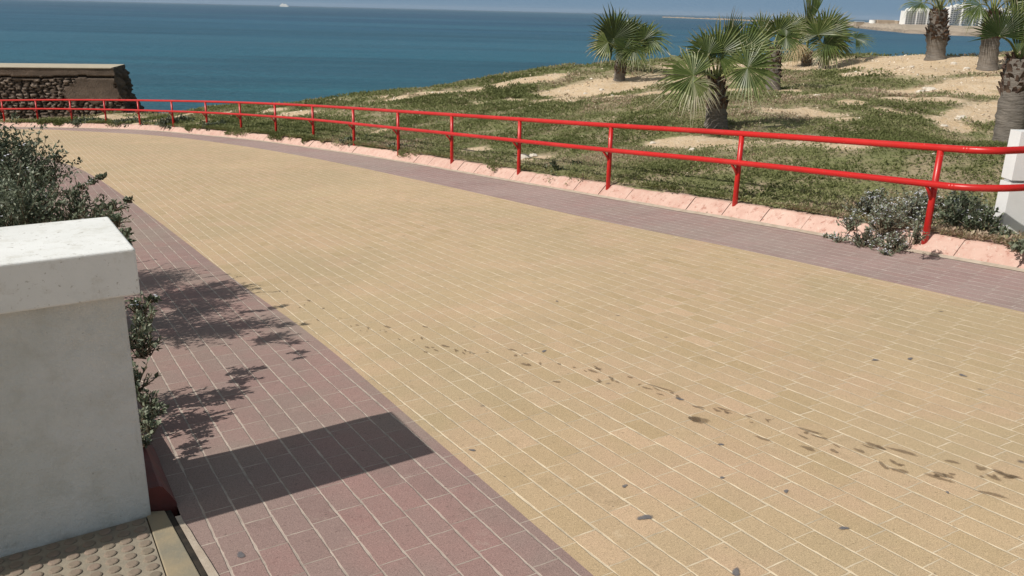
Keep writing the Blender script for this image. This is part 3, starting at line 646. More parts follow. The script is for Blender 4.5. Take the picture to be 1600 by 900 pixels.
# ------------------------------------------------------------------ palms
def fan(mb_v,mb_f,tones,hub,d,n,Rr,spread=140,N=30,droop=.25,cone=.12,tone=.4,tj=.17,rs=random):
    d=np.array(d,float); d/=np.linalg.norm(d); n=np.array(n,float); n-=n@d*d; n/=np.linalg.norm(n); s=np.cross(n,d)
    N=int(N*1.15); dth=R(2*spread)/(N-1)
    for k in range(N):
        th=-R(spread)+dth*k+rs.uniform(-.02,.02)
        L=Rr*(.78+.22*math.cos(th*.6))*rs.uniform(.84,1.08); drp=droop*rs.uniform(.5,1.9); bendk=rs.uniform(-.10,.10); e=math.cos(th)*d+math.sin(th)*s; sd=-math.sin(th)*d+math.cos(th)*s
        j=.50*L; w=j*math.tan(dth/2)*1.03; fold=.45*w
        dr=lambda r:np.array([0,0,-drp*Rr*(r/Rr)**2.6])
        cn=lambda r:n*cone*r
        b=len(mb_v)
        ph=hub
        pm=hub+e*j+cn(j)+dr(j)-n*fold; pl=hub+e*j+sd*w+cn(j)+dr(j)+n*fold*.5; pr=hub+e*j-sd*w+cn(j)+dr(j)+n*fold*.5
        j2=.76*L; w2=w*.42
        qm=hub+e*j2+cn(j2)+dr(j2)-n*fold*.6; ql=hub+e*j2+sd*w2+cn(j2)+dr(j2)+n*fold*.3; qr=hub+e*j2-sd*w2+cn(j2)+dr(j2)+n*fold*.3
        tp=hub+e*L+cn(L)+dr(L)+sd*bendk*L
        mb_v+= [ph,pl,pm,pr,ql,qm,qr,tp]
        mb_f+= [(b,b+2,b+1),(b,b+3,b+2),(b+1,b+2,b+5,b+4),(b+2,b+3,b+6,b+5),(b+4,b+5,b+7),(b+5,b+6,b+7)]
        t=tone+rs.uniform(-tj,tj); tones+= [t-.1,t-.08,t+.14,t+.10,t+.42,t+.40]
def palm(key,label,top,r0,r1,fronds,boots=(.35,1.),bulge=0,seed=0,deadn=0):
    rs=random.Random(seed); bx,by,bY=PALM[key]; B=at(bx,by,bY); B[2]=height([B[0]],[B[1]])[0]-.05
    Tt=at(top[0],top[1],bY); Hh=Tt[2]-B[2]
    o=empty('fan_palm',B); tag(o,label,'palm tree','fan palms on the sandy hill')
    # trunk
    mb=MB(); n=16; K=26; vs=[]
    for i in range(K+1):
        u=i/K; c=B*(1-u)+Tt*u; r=r0*(1-u)+r1*u
        if u<.12: r*=1+.18*(1-u/.12)
        if bulge: r*=1+bulge*math.exp(-((u-.5)/.16)**2)
        for j in range(n):
            w=2*math.pi*j/n; rr=r*(1+.05*math.sin(3*w+i*1.7)+rs.uniform(-.035,.035)+.03*(i%2)); vs.append((c[0]+rr*math.cos(w),c[1]+rr*math.sin(w),c[2]))
    fs=[(i*n+j,i*n+(j+1)%n,(i+1)*n+(j+1)%n,(i+1)*n+j) for i in range(K) for j in range(n)]+[tuple(K*n+j for j in range(n))]
    mb.add(vs,fs); mb.build('trunk',[M_trunk],o,smooth=True)
    # cut leaf bases wrapped round the upper trunk
    mb=MB(); rows=max(5,int(Hh*(boots[1]-boots[0])/.055))
    for i in range(rows):
        u=boots[0]+(boots[1]-boots[0])*i/max(1,rows-1); c=B*(1-u)+Tt*u; r=(r0*(1-u)+r1*u)
        if bulge: r*=1+bulge*math.exp(-((u-.5)/.16)**2)
        m_=10
        for j in range(m_):
            w=2*math.pi*(j+.5*(i%2))/m_+rs.uniform(-.15,.15); e=np.array([math.cos(w),math.sin(w),0]); s=np.array([-math.sin(w),math.cos(w),0]); hw=r*rs.uniform(.14,.30); hh=rs.uniform(.04,.14); out=r*rs.uniform(.03,.42); s=s+np.array([0,0,rs.uniform(-.35,.35)])
            p0=c+e*r*.93; 
            vs=[p0-s*hw,p0+s*hw,p0+s*hw*.55+e*out+np.array([0,0,hh]),p0-s*hw*.55+e*out+np.array([0,0,hh*rs.uniform(.8,1.2)]),
                p0-s*hw*.8-e*r*.15+np.array([0,0,.01]),p0+s*hw*.8-e*r*.15+np.array([0,0,.01]),p0+s*hw*.4+e*(out-.025)+np.array([0,0,hh]),p0-s*hw*.4+e*(out-.025)+np.array([0,0,hh])]
            mb.add(vs,[(0,1,2,3),(7,6,5,4),(0,3,7,4),(1,5,6,2),(3,2,6,7)])
    mb.build('leaf_base',[M_boot],o)
    for fr in fronds:
        hub,d,nn,Rr=fr['hub'],fr['d'],fr['n'],fr['r']
        hub=np.array(hub,float)
        v=[];f=[];t=[]
        fan(v,f,t,hub,d,nn,Rr,fr.get('spread',140),fr.get('N',30),fr.get('droop',.2),fr.get('cone',.1),fr.get('tone',.35),rs=rs)
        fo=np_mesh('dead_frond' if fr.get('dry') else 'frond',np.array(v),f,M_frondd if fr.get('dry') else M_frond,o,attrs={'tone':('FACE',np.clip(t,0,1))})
        mb=MB(); p0=Tt+np.array([rs.uniform(-.03,.03),rs.uniform(-.03,.03),-.02]); mid=(p0+hub)/2+np.array([0,0,.12*np.linalg.norm(hub-p0)])
        S=spline([p0,mid,hub,],5); mb.tube(S,list(np.linspace(.022,.010,len(S))*fr.get('pw',1)),6)
        so=mb.build('stalk',[M_pet if not fr.get('dry') else M_stem],o,smooth=True); so.parent=fo
    return o
def FP(px,py,Y,r,ang,n=(0,-1,.25),**k):
    """frond whose blade points towards image-plane angle ang (0 right, 90 up)"""
    a=R(ang); return dict(hub=at(px,py,Y),d=(math.cos(a),k.pop('dy',0.),math.sin(a)),n=n,r=r,**k)
def crown(key,top,count,rr,pl,seed,elmin=-20,elmax=80,tone=.35):
    rs=random.Random(seed); Tt=at(*top,PALM[key][2]); out=[]
    for k in range(count):
        az=k*2.399+rs.uniform(-.3,.3); el=R(elmin+(elmax-elmin)*((k+.5)/count)); L=pl*rs.uniform(.8,1.15)
        d=np.array([math.cos(az)*math.cos(el),math.sin(az)*math.cos(el),math.sin(el)]); up=np.array([0,0,1.])-d[2]*d; 
        if np.linalg.norm(up)<.2: up=np.array([math.cos(az),math.sin(az),0])*-1
        up=up/np.linalg.norm(up)+np.array([rs.uniform(-.5,.5),-rs.uniform(.1,.9),0])
        out.append(dict(hub=Tt+d*L,d=d-np.array([0,0,.25]),n=up,r=rr*rs.uniform(.85,1.1),droop=rs.uniform(.15,.4),tone=tone+rs.uniform(-.15,.15),cone=rs.uniform(-.05,.2),N=28,spread=rs.uniform(115,150)))
    return out
Y=24
palm('A','small fan palm standing alone on the bare sand patch, left of all the other palms',(971,92),.16,.13,[
  FP(959,60,Y-.25,.98,95,(.15,-1,.3),spread=165,N=40,tone=.12,cone=.22,droop=.08),FP(950,66,Y-.5,.62,200,(-.2,-1,.1),spread=80,N=14,tone=.55,droop=.2),
  FP(985,58,Y+.2,.85,70,(.4,-1,.2),tone=.3,spread=150),FP(1006,62,Y,.62,40,(.5,-1,.5),tone=.25,spread=130),FP(1010,58,Y+.1,.85,12,(.3,-.7,.8),tone=.3,droop=.35,spread=120),
  FP(990,74,Y-.3,.62,-25,(.4,-1,.5),tone=.4,droop=.35,spread=140),FP(975,76,Y-.4,.5,-70,(0,-1,.5),tone=.25,droop=.3),FP(968,55,Y+.5,.85,110,(0,1,.2),tone=.3)],seed=1)
Y=13.5
palm('B','fan palm with the big open leaves growing closest behind the middle of the railing',(1120,124),.185,.115,[
  FP(1122,84,Y-.1,.62,84,(-.1,-1,.3),spread=150,N=34,tone=.38,cone=.2,droop=.05),FP(1106,84,Y-.2,.50,145,(.5,-1,.1),spread=130,tone=.32,droop=.2),
  FP(1083,118,Y-.5,.66,185,(.1,-1,.5),spread=150,N=36,tone=.5,droop=.25,cone=.15),FP(1168,106,Y-.3,.60,-10,(-.3,-1,.4),spread=150,N=34,tone=.42,droop=.2),
  FP(1162,82,Y+.1,.62,65,(-.3,-1,.1),spread=115,N=28,tone=.35,droop=.05),FP(1084,128,Y-.7,.45,-45,(.2,-1,.3),tone=.8,droop=.4,N=16,spread=70),FP(1135,66,Y+.1,.55,72,(.8,-1,0),spread=40,N=12,tone=.55,droop=0,cone=.0)],boots=(.42,1.),seed=2)
Y=20
palm('C','dark-trunked fan palm partly hidden behind the right leaf of the nearest palm',(1209,78),.17,.14,[
  FP(1215,52,Y,.65,60,(.2,-1,.3),spread=150,tone=.42,cone=.2),FP(1190,50,Y+.1,.6,130,(-.2,-1,.3),tone=.45),FP(1228,58,Y-.1,.5,0,(.3,-1,.5),tone=.3,droop=.35),FP(1196,62,Y+.1,.5,200,(0,-.8,.7),tone=.4,droop=.35),FP(1232,45,Y+.2,.55,70,(0,-1,.2),tone=.5,spread=110)],seed=3)
Y=27
palm('D','fan palm with a tall upright unopened leaf rising out of the frame',(1261,84),.16,.14,[
  FP(1240,58,Y,.75,150,(-.2,-1,.4),tone=.45,droop=.3),FP(1258,50,Y+.2,.9,100,(0,-1,.2),tone=.55,spread=110),FP(1262,45,Y,1.25,88,(.5,-1,0),spread=24,N=13,tone=.6,droop=0,cone=0),FP(1268,35,Y,1.2,90,(-1,-1,0),spread=22,N=11,tone=.1,droop=0,cone=0),
  FP(1246,66,Y-.3,.55,200,(0,-1,.6),tone=.7,droop=.5,dry=True),FP(1252,68,Y-.3,.5,-90,(0,-1,.1),tone=.7,droop=.3,dry=True,spread=60,N=14)],seed=4)
Y=26
palm('E','low round fan palm right of the tall spear-leaved palm, one leaf reaching over the sea',(1288,92),.15,.13,[
  FP(1288,55,Y-.2,1.0,70,(-.2,-1,.25),spread=160,N=40,tone=.25,cone=.25,droop=.12),FP(1278,54,Y-.4,.8,110,(-.6,-1,.1),spread=100,tone=.45,N=24),FP(1300,62,Y-.1,.8,-10,(.3,-1,.4),tone=.25,droop=.35,spread=130),
  FP(1337,60,Y,.62,20,(.1,-.5,1),tone=.15,droop=.25,spread=110,cone=-.05),FP(1290,72,Y-.3,.6,-80,(0,-1,.4),tone=.7,droop=.4),FP(1292,50,Y+.3,.95,50,(.2,-1,.2),tone=.4)],seed=5)
Y=24.5
palm('F','thick-trunked fan palm with a swollen middle in front of the distant white buildings',(1467,18),.25,.21,crown('F',(1467,10),8,.75,.6,12,25,80,.5)+[FP(1440,4,Y-.3,.62,185,(-.1,-.6,1),tone=.4,droop=.35,spread=105)],boots=(.38,1.),bulge=.22,seed=6)
Y=22
palm('G','thick grey-trunked fan palm standing on the sand ridge behind the right-hand dark leaf',(1552,22),.23,.18,crown('G',(1553,14),8,.75,.6,33,25,80,.45)+[FP(1532,6,Y-.3,.65,215,(-.1,-.8,.8),tone=.35,droop=.3,spread=85)],boots=(.55,1.),seed=7)
Y=12
palm('H','nearest fan palm at the right edge, grey lower trunk and one level dark leaf',(1595,92),.20,.17,crown('H',(1597,86),3,.6,.8,51,65,85,.45)+[
  FP(1561,56,Y-.2,.52,91,(.0,-.75,-.6),tone=.0,droop=.06,spread=98,N=30,cone=.1),FP(1590,84,Y-.2,.95,92,(-.3,-1,.1),spread=26,N=14,tone=.5,droop=0,cone=.05)],boots=(.62,1.),bulge=0.05,seed=8)

# ------------------------------------------------------------------ white slab with grey grooves at the right edge
M_slabw=simple('white_sign_paint',(.80,.80,.80),(.74,.74,.74),4.,.45,.4,.05)
M_grey=simple('grey_sign_side',(.42,.43,.44),(.46,.47,.48),4.,.5,.4,.05)
p=at(1564,362,6.95); zb_=height([p[0]],[p[1]])[0]
ws=empty('white_sign',(p[0],p[1],zb_)); tag(ws,'white upright sign slab with curved grey recesses behind the railing at the right edge','sign')
tz=at(1592,206,6.95)[2]
# profile of a rounded double-bowl letter seen flat on; depth .16
def bowl(z0,z1,hole):
    w=.80; hgt=z1-z0; pts=[(0,z0)]; pts+= [(w,z0+hgt*k/13) for k in range(14)]; pts.append((0,z1)); 
    hw,hh=hole; cx,cz=.235,(z0+z1)/2; n=16; h=[]
    h=[(cx+ (0 if False else 0),cz-hh)]
    inner=[(cx,cz-hh)]+[(w-.13-hh+math.sin(t)*hh,cz-math.cos(t)*hh) for t in np.linspace(0,math.pi,14)]+[(cx,cz+hh)]
    return pts,inner
mb=MB()
y0,y1=p[1],p[1]+.16; x0=p[0]; zm=zb_+(tz-zb_)*.52
for (a,b) in ((zb_-.05,zm-.012),(zm+.012,tz)):
    o_,i_=bowl(a,b,(0,(b-a)*.27)); n=len(o_)
    for yy,flip in ((y0,False),(y1,True)):
        vs=[(x0+x,yy,z) for x,z in o_]+[(x0+x,yy,z) for x,z in i_]
        fs=[(k,(k+1)%n,n+(k+1)%n,n+k) for k in range(n)]
        mb.add(vs,[f[::-1] if flip else f for f in fs],0)
    for loop,flip,m_ in ((o_,False,0),(i_,True,1)):
        vs=[(x0+x,y0,z) for x,z in loop]+[(x0+x,y1,z) for x,z in loop]
        fs=[(k,k+n,(k+1)%n+n,(k+1)%n) for k in range(n)]; mb.add(vs,[f[::-1] if flip else f for f in fs],m_)
mb.build('sign_face',[M_slabw,M_grey],ws)
mb=MB(); mb.box((x0+.004,y0+.045,zb_-.04),(.79,0,0),(0,.07,0),(0,0,tz-zb_+.03)); mb.build('sign_core',[M_grey],ws)

# ------------------------------------------------------------------ ruined stone sea wall
nW=np.array([.22,-.975,0]); nW/=np.linalg.norm(nW); dW=np.array([-nW[1],nW[0],0])  # dW points right, along the wall
K0=at(174,106,31.6); zT=K0[2]; zB=at(210,182,31.5)[2]-.5; Hw=zT-zB
sw=empty('stone_wall',(K0[0],K0[1],zB)); tag(sw,'ruined dark stone sea wall with a pale flat top and broken right end','wall')
def rock_mat():
    t=NT('weathered_stone',.95,.1); p=t.geo(); s=t.attr('stone')
    c=t.ramp(s,[(0,(.016,.013,.011)),(.25,(.07,.056,.046)),(.6,(.20,.155,.125)),(1,(.36,.30,.25))])
    c=t.mix(t.mr(t.noise(p,4.,5,.7),.4,.7,0,.55),c,(.10,.075,.06)); c=t.mix(t.mr(t.noise(p,22.,4,.7),.58,.7,0,.5),c,(.24,.2,.165))
    t.col(c); t.bump(t.noise(p,18.,5,.75),.8,.04); return t.m
M_rock=rock_mat()
Lw=12.; du=.035; nu=int((Lw)/du); nv=int(Hw/du)
us=np.linspace(0,1,nu+1); vsn=np.linspace(0,1,nv+1)
UU,VV=np.meshgrid(us,vsn,indexing='ij')
hh=VV*Hw  # height over base
# right end slopes outward towards the foot
endx=(1-VV)**1.25*.52+.22*(fbm((VV*9).ravel(),np.zeros(VV.size),1.,9).reshape(VV.shape)-.5)
sx=-Lw+UU*(Lw+endx)
# rubble: jittered flat cells, dark gaps between them
pts_=[]; chh=.10
for r_ in range(int(Hw/chh)+3):
    x_=-Lw-.5+rng.random()*.3
    while x_<1.6:
        x_+=rng.uniform(.13,.34); pts_.append((x_,(r_-.5)*chh+rng.uniform(-.035,.035)))
pts_=np.array(pts_); gxy=np.column_stack([sx.ravel()+.05*(vnoise(sx.ravel(),hh.ravel(),.15,3)-.5),hh.ravel()+.05*(vnoise(sx.ravel(),hh.ravel(),.12,4)-.5)])
F1=np.full(len(gxy),9.);F2=np.full(len(gxy),9.);cid=np.zeros(len(gxy),int)
for i in range(0,len(gxy),4000):
    dd=np.hypot((gxy[i:i+4000,None,0]-pts_[None,:,0])*.42,gxy[i:i+4000,None,1]-pts_[None,:,1]); o_=np.argpartition(dd,1,axis=1)[:,:2]; dv=np.take_along_axis(dd,o_,1); k_=np.argsort(dv,1); dv=np.take_along_axis(dv,k_,1); F1[i:i+4000]=dv[:,0];F2[i:i+4000]=dv[:,1]; cid[i:i+4000]=np.take_along_axis(o_,k_,1)[:,0]
crp=rng.random(len(pts_)); cr=crp[cid].reshape(sx.shape); edge=((F2-F1)/.026).reshape(sx.shape); stone=np.clip(edge-.25,0,1)
prot=np.clip(edge-.15,0,1)**.5*(.06+.07*cr)
dT=Hw-hh
top=np.clip((.42+.06*np.sin(sx*1.7)-dT)/.04,0,1)
cracks=np.abs(dT-(.36+.10*(fbm(sx.ravel(),sx.ravel()*0,1.1,14).reshape(sx.shape)-.5)*2))<.035
plast=np.clip((np.minimum(sx+1.55+.25*np.sin(hh*6),.05-sx+.35*(1-VV)+.1*np.sin(hh*11)))/.06,0,1)*np.clip((1.25+.08*np.sin(sx*7)-dT)/.05,0,1)
cover_=np.maximum(top,plast)
lump=(fbm(sx.ravel(),hh.ravel(),.5,17).reshape(sx.shape)-.5)*.10
disp=np.where(cover_>.5,.10+lump*.3,prot+lump)-.08*cracks
sval=np.where(cover_>.5,.50+.25*(fbm(sx.ravel(),hh.ravel()*3,.7,19).reshape(sx.shape)-.5)*2,stone*(.30+.65*cr))*(~cracks)+.0
endr=np.clip((sx-(.0+endx*.75))/.08,0,1); sval=sval*(1-endr*.6)
B0=np.array([K0[0],K0[1],zB])
Pw=B0+dW*sx[...,None]+nW*(disp-.1)[...,None]+np.array([0,0,1.])*hh[...,None]
idx=np.arange(Pw.shape[0]*Pw.shape[1]).reshape(Pw.shape[:2])
Fw=np.stack([idx[:-1,:-1],idx[1:,:-1],idx[1:,1:],idx[:-1,1:]],-1).reshape(-1,4)
np_mesh('stone_face',Pw.reshape(-1,3),Fw,M_rock,sw,smooth=True,attrs={'stone':('POINT',sval.ravel())})
# rough broken end and back
D_=2.0; nd=50; ss=np.linspace(0,1,nd+1); vv=np.linspace(0,1,nv+1); SS,VV2=np.meshgrid(ss,vv,indexing='ij'); h2=VV2*Hw
e2=(1-VV2)**1.25*.52; rough=(fbm((SS*D_*4).ravel(),(h2*4).ravel(),1.,23,6).reshape(SS.shape)-.5)*1.0*np.clip(SS*5,0,1)
xx=e2+SS*.06+rough*np.clip((1-VV2)*6,0,1)*.8
Pe=B0+dW*xx[...,None]-nW*(SS*D_)[...,None]+np.array([0,0,1.])*h2[...,None]
Pe[0]=Pw[-1]
idx=np.arange(Pe.shape[0]*Pe.shape[1]).reshape(Pe.shape[:2]); Fe=np.stack([idx[:-1,:-1],idx[1:,:-1],idx[1:,1:],idx[:-1,1:]],-1).reshape(-1,4)
np_mesh('broken_end',Pe.reshape(-1,3),Fe,M_rock,sw,smooth=True,attrs={'stone':('POINT',.15+.35*fbm((SS*D_*4).ravel(),(h2*4).ravel(),.6,29))})
M_coping=simple('pale_coping',(.50,.44,.34),(.42,.38,.30),3.,.9,.2,.5,40.,.01)
mb=MB(); a=B0+np.array([0,0,Hw-.03]); 
f0c=a-dW*Lw-nW*.0+nW*.03; f1c=a+dW*.0+nW*.03; b1c=a+dW*.06-nW*D_; b0c=a-dW*Lw-nW*D_; hz=np.array([0,0,.035])
mb.add([f0c,f1c,b1c,b0c,f0c+hz,f1c+hz,b1c+hz,b0c+hz],[(3,2,1,0),(4,5,6,7),(0,1,5,4),(1,2,6,5),(2,3,7,6),(3,0,4,7)])
mb.build('coping',[M_coping],sw,bevel=.01)
mb=MB(); mb.box(B0-dW*Lw-nW*D_,dW*(Lw+.03),nW*.02,(0,0,Hw-.04)); mb.build('back_face',[M_coping],sw)

# ------------------------------------------------------------------ sea
SEA=-10.
def sea_mat():
    t=NT('sea_water',.35,.18); p=t.geo()
    mp=t.n('ShaderNodeMapping',{'Vector':p,'Rotation':(0,0,R(-6)),'Scale':(.0035,.02,1)})
    m2=t.n('ShaderNodeMapping',{'Vector':p,'Rotation':(0,0,R(4)),'Scale':(.0006,.0045,1)})
    band=t.noise(mp.outputs[0],1.,4,.6); band2=t.noise(m2.outputs[0],1.,3,.55)
    y=t.n('ShaderNodeVectorMath',{0:p},operation='LENGTH').outputs['Value']
    depth=t.mr(t.math('LOGARITHM',y,10.),1.9,3.2)          # shallow green near the shore, deep blue offshore
    c=t.ramp(depth,[(0,(.024,.145,.185)),(.3,(.020,.118,.178)),(.65,(.018,.090,.168)),(1,(.026,.082,.155))])
    c=t.mix(t.mr(band,.47,.56,0,.6),c,(.007,.055,.095)); c=t.mix(t.mr(band2,.5,.6,0,.55),c,(.035,.14,.21))
    m3=t.n('ShaderNodeMapping',{'Vector':p,'Rotation':(0,0,R(3)),'Scale':(.0009,.03,1)}); c=t.mix(t.mr(t.noise(m3.outputs[0],1.,3,.6),.58,.72,0,.45),c,(.06,.16,.22))
    t.col(c)
    mr=t.n('ShaderNodeMapping',{'Vector':p,'Scale':(.35,.9,1)}); w=t.noise(mr.outputs[0],1.,5,.65)
    mr2=t.n('ShaderNodeMapping',{'Vector':p,'Rotation':(0,0,R(-5)),'Scale':(.03,.12,1)}); w2=t.noise(mr2.outputs[0],1.,3,.5)
    t.bump(t.math('ADD',w,t.math('MULTIPLY',w2,1.8)),.9,1.1); return t.m
M_sea=sea_mat()
rad=np.r_[20,60,150,400,1000,3000,9000,25000,60000]; nseg=96; vs=[(0,25,SEA)];fs=[]
for r_ in rad:
    for k in range(nseg): w=2*math.pi*k/nseg; vs.append((r_*math.cos(w),25+r_*math.sin(w),SEA))
for k in range(nseg): fs.append((0,1+k,1+(k+1)%nseg))
for i in range(len(rad)-1):
    for k in range(nseg): fs.append((1+i*nseg+k,1+(i+1)*nseg+k,1+(i+1)*nseg+(k+1)%nseg,1+i*nseg+(k+1)%nseg))
tag(np_mesh('sea',vs,fs,M_sea),kind='structure')

# ------------------------------------------------------------------ far shore: spit, breakwater, fort, buildings, ship
def seapt(px,py): d=ray(px,py); return d*(SEA/d[2])
M_spit=simple('far_shore_rock',(.34,.28,.22),(.22,.18,.145),.05,.95,.1,.6,.3,1.)
M_spit2=simple('far_shore_sand',(.42,.35,.28),(.34,.29,.23),.03,.95,.1,.5,.3,1.)
# shoreline from the photograph's waterline
wl_=[(1325,41.5),(1345,44.5),(1370,47.5),(1395,49.5),(1415,52),(1450,53.5),(1500,56),(1560,58),(1620,60.5),(1750,66)]
S=np.array([seapt(*q) for q in wl_]); S=np.vstack([S[0]+np.array([30,160,0]),S]); S=resample(S,step=9.)
vs=[];fs=[]; prof=[(-6,-1.5,0),(0,.3,0),(4,1.6,1),(9,2.6,1),(22,3.0,1),(45,4.3,1),(60,5.2,1),(120,5.8,1),(320,6.0,1)]
for i,s in enumerate(S):
    u=s[:2]/np.linalg.norm(s[:2]); taper=min(1,.35+i/14)
    for j,(d,z,nz) in enumerate(prof):
        dd=d*(.4+.6*taper)+nz*rng.uniform(-2,2); vs.append((s[0]+u[0]*dd,s[1]+u[1]*dd,SEA+z*taper*1.0+nz*rng.uniform(-.35,.35)))
np_=len(prof)
mi_=[]
for i in range(len(S)-1):
    for j in range(np_-1): fs.append((i*np_+j,i*np_+j+1,(i+1)*np_+j+1,(i+1)*np_+j)); mi_.append(0 if j<3 else 1)
tag(np_mesh('far_shore',vs,[f[::-1] for f in fs],[M_spit,M_spit2],mi=mi_),kind='structure')
# breakwater: a rubble mound far out
bw=[(1035,29.2),(1080,30.0),(1130,31.2),(1180,33.),(1215,34.5),(1260,37),(1300,39.5)]
Yb=[3300,2900,2500,2100,1850,1500,1250]
mb=MB(); Pb=[]
for (a,b),yy in zip(bw,Yb): q=at(a,b,yy); Pb.append((q[0],q[1]))
Pb=resample(np.array(Pb),step=25.)
vs=[];fs=[]
for i,q in enumerate(Pb):
    hgt=rng.uniform(2.2,3.8)+ (4 if i>len(Pb)*.55 else 0)*0
    for d,z in ((-14,-1),(-5,hgt*.8),(0,hgt),(5,hgt*.8),(16,-1)): vs.append((q[0]+d*.4,q[1]+d,SEA+z+rng.uniform(-.3,.3)))
for i in range(len(Pb)-1):
    for j in range(4): fs.append((i*5+j,i*5+j+1,(i+1)*5+j+1,(i+1)*5+j))
o=np_mesh('breakwater',vs,[f[::-1] for f in fs],M_spit); tag(o,'long low rubble breakwater on the horizon behind the fan palms','breakwater')
M_conc=simple('white_tower_render',(.78,.78,.76),(.70,.70,.69),.05,.8,.2,0)
M_win=simple('tower_window',(.12,.13,.15),(.2,.21,.23),.3,.3,.5,0)
M_sandst=simple('fort_sandstone',(.42,.34,.26),(.34,.27,.2),.1,.9,.2,0)
M_roof=simple('tower_balcony',(.55,.55,.55),(.6,.6,.6),.1,.7,.3,0)
def tower(pxl,pxr,pyt,pyb,Y,label,floors,bays,steps,seed,name='apartment_block'):
    a=at(pxl,pyb,Y); b=at(pxr,pyb,Y); t=at(pxl,pyt,Y); W=b[0]-a[0]; Hh=t[2]-a[2]; rs=random.Random(seed)
    o=empty(name,(a[0],a[1],a[2])); tag(o,label,'building','white apartment blocks across the bay')
    fh=Hh/floors; n=len(steps); wx=W/n
    mb=MB(); win=[]; bal=MB()
    for k,(dh,dy) in enumerate(steps):
        x0=a[0]+k*wx; h=Hh+dh*fh; y0=a[1]+dy
        mb.box((x0,y0,a[2]-8),(wx-.02,0,0),(0,14+k*.01,0),(0,0,h+8))
        mb.box((x0+wx*.3,y0+4,a[2]+h),(wx*.35,0,0),(0,4,0),(0,0,fh*.7))
        win.append((x0,y0,h))
    mb.build('wall',[M_conc],o)
    cnt=0
    for (x0,y0,h) in win:
        nf=int(h/fh)
        for f in range(nf):
            for q in range(bays):
                if cnt>=96: break
                bw_=wx/bays; m2=MB(); m2.box((x0+bw_*(q+.22),y0-.03,a[2]+f*fh+fh*.25),(bw_*.56,0,0),(0,.2,0),(0,0,fh*.55)); m2.build('window',[M_win],o); cnt+=1
            bal.box((x0+wx*.04,y0-1.1,a[2]+f*fh+fh*.02),(wx*.92,0,0),(0,1.08,0),(0,0,fh*.16))
    bal.build('balcony',[M_roof],o)
    return o
tower(1413,1456,13.5,38,1000,'broad white apartment block across the bay, left of the thick palm trunk',8,2,[(-1,0),(.4,1.5),(-.6,0),(.5,2.),(-.4,.5)],1)
tower(1458,1481,17,38,1040,'lower white apartment block just behind the thick palm trunk',7,2,[(0,0),(-.8,2)],2)
tower(1482,1529,8.5,37,980,'tallest white apartment block across the bay, right of the thick palm trunk',9,2,[(-.6,0),(.2,3),(.8,0),(.8,2),(-.4,.5)],3)
tower(1531,1568,14,38,1010,'white apartment block seen between the leaves of the two right-hand palms',8,2,[(0,0),(-1,2),(.3,0)],4)
tower(1575,1640,12,39,1030,'long white apartment block at the right edge behind the nearest palm leaves',8,2,[(0,0),(-1,2),(.3,0),(-.5,1)],5)
# low fort
a=at(1360,38.5,1080); b=at(1398,39.5,1080); o=empty('fort',a); tag(o,'low sandstone fort with a pale end tower on the tip of the far shore','fort')
mb=MB(); mb.box((a[0]+8,a[1],a[2]-3),(b[0]-a[0]-8,0,0),(0,18,0),(0,0,8.2)); 
for k in range(9): mb.box((a[0]+9+k*2.6,a[1],a[2]+5.2),(1.3,0,0),(0,17.9,0),(0,0,.6))
mb.build('rampart',[M_sandst],o)
mb=MB(); mb.tube([(a[0]+4,a[1]+5,a[2]-3),(a[0]+4,a[1]+5,a[2]+5),(a[0]+4,a[1]+5,a[2]+5.6)],[4.2,3.9,4.1],16); mb.build('end_tower',[M_conc],o)
for px_,py_,w_,h_,lb in [(1402,37.6,13,4.5,'small low shed beside the far fort'),(1338,36.2,9,2.2,'tiny pale hut at the very tip of the far shore')]:
    q=at(px_,py_+1,1060); o=empty('shed',q); tag(o,lb,'hut'); mb=MB(); mb.box((q[0],q[1],q[2]-3),(w_,0,0),(0,8,0),(0,0,h_+3)); mb.build('wall',[M_sandst],o); mb=MB(); mb.box((q[0]-.4,q[1]-.4,q[2]+h_+.01),(w_+.8,0,0),(0,8.8,0),(0,0,.4)); mb.build('roof',[M_conc],o)
# ship
Ys=7000; q=at(437,8.3,Ys); q2=at(452,8.3,Ys); Lq=q2[0]-q[0]; zs=SEA
o=empty('ship',((q[0]+q2[0])/2,Ys,zs)); tag(o,'tiny white passenger ship on the horizon at the top left','ship')
mb=MB(); x0=q[0]; B_=14
mb.add([(x0,Ys-B_/2,zs+9),(x0+Lq*.93,Ys-B_/2,zs+9),(x0+Lq,Ys,zs+10),(x0+Lq*.93,Ys+B_/2,zs+9),(x0,Ys+B_/2,zs+9),(x0+Lq*.02,Ys-B_/2,zs-2),(x0+Lq*.9,Ys-B_/2,zs-2),(x0+Lq*.95,Ys,zs-2),(x0+Lq*.9,Ys+B_/2,zs-2),(x0+Lq*.02,Ys+B_/2,zs-2)],[(0,1,2,3,4),(5,6,1,0),(6,7,2,1),(7,8,3,2),(8,9,4,3),(9,5,0,4)])
mb.build('hull',[M_conc],o)
mb=MB(); mb.box((x0+Lq*.08,Ys-6,zs+9.2),(Lq*.72,0,0),(0,12,0),(0,0,7)); mb.box((x0+Lq*.15,Ys-5,zs+16.2),(Lq*.55,0,0),(0,10,0),(0,0,5)); mb.build('superstructure',[M_conc],o)
mb=MB(); mb.tube([(x0+Lq*.3,Ys,zs+21),(x0+Lq*.28,Ys,zs+27)],[3.5,3],12); mb.build('funnel',[M_conc],o)

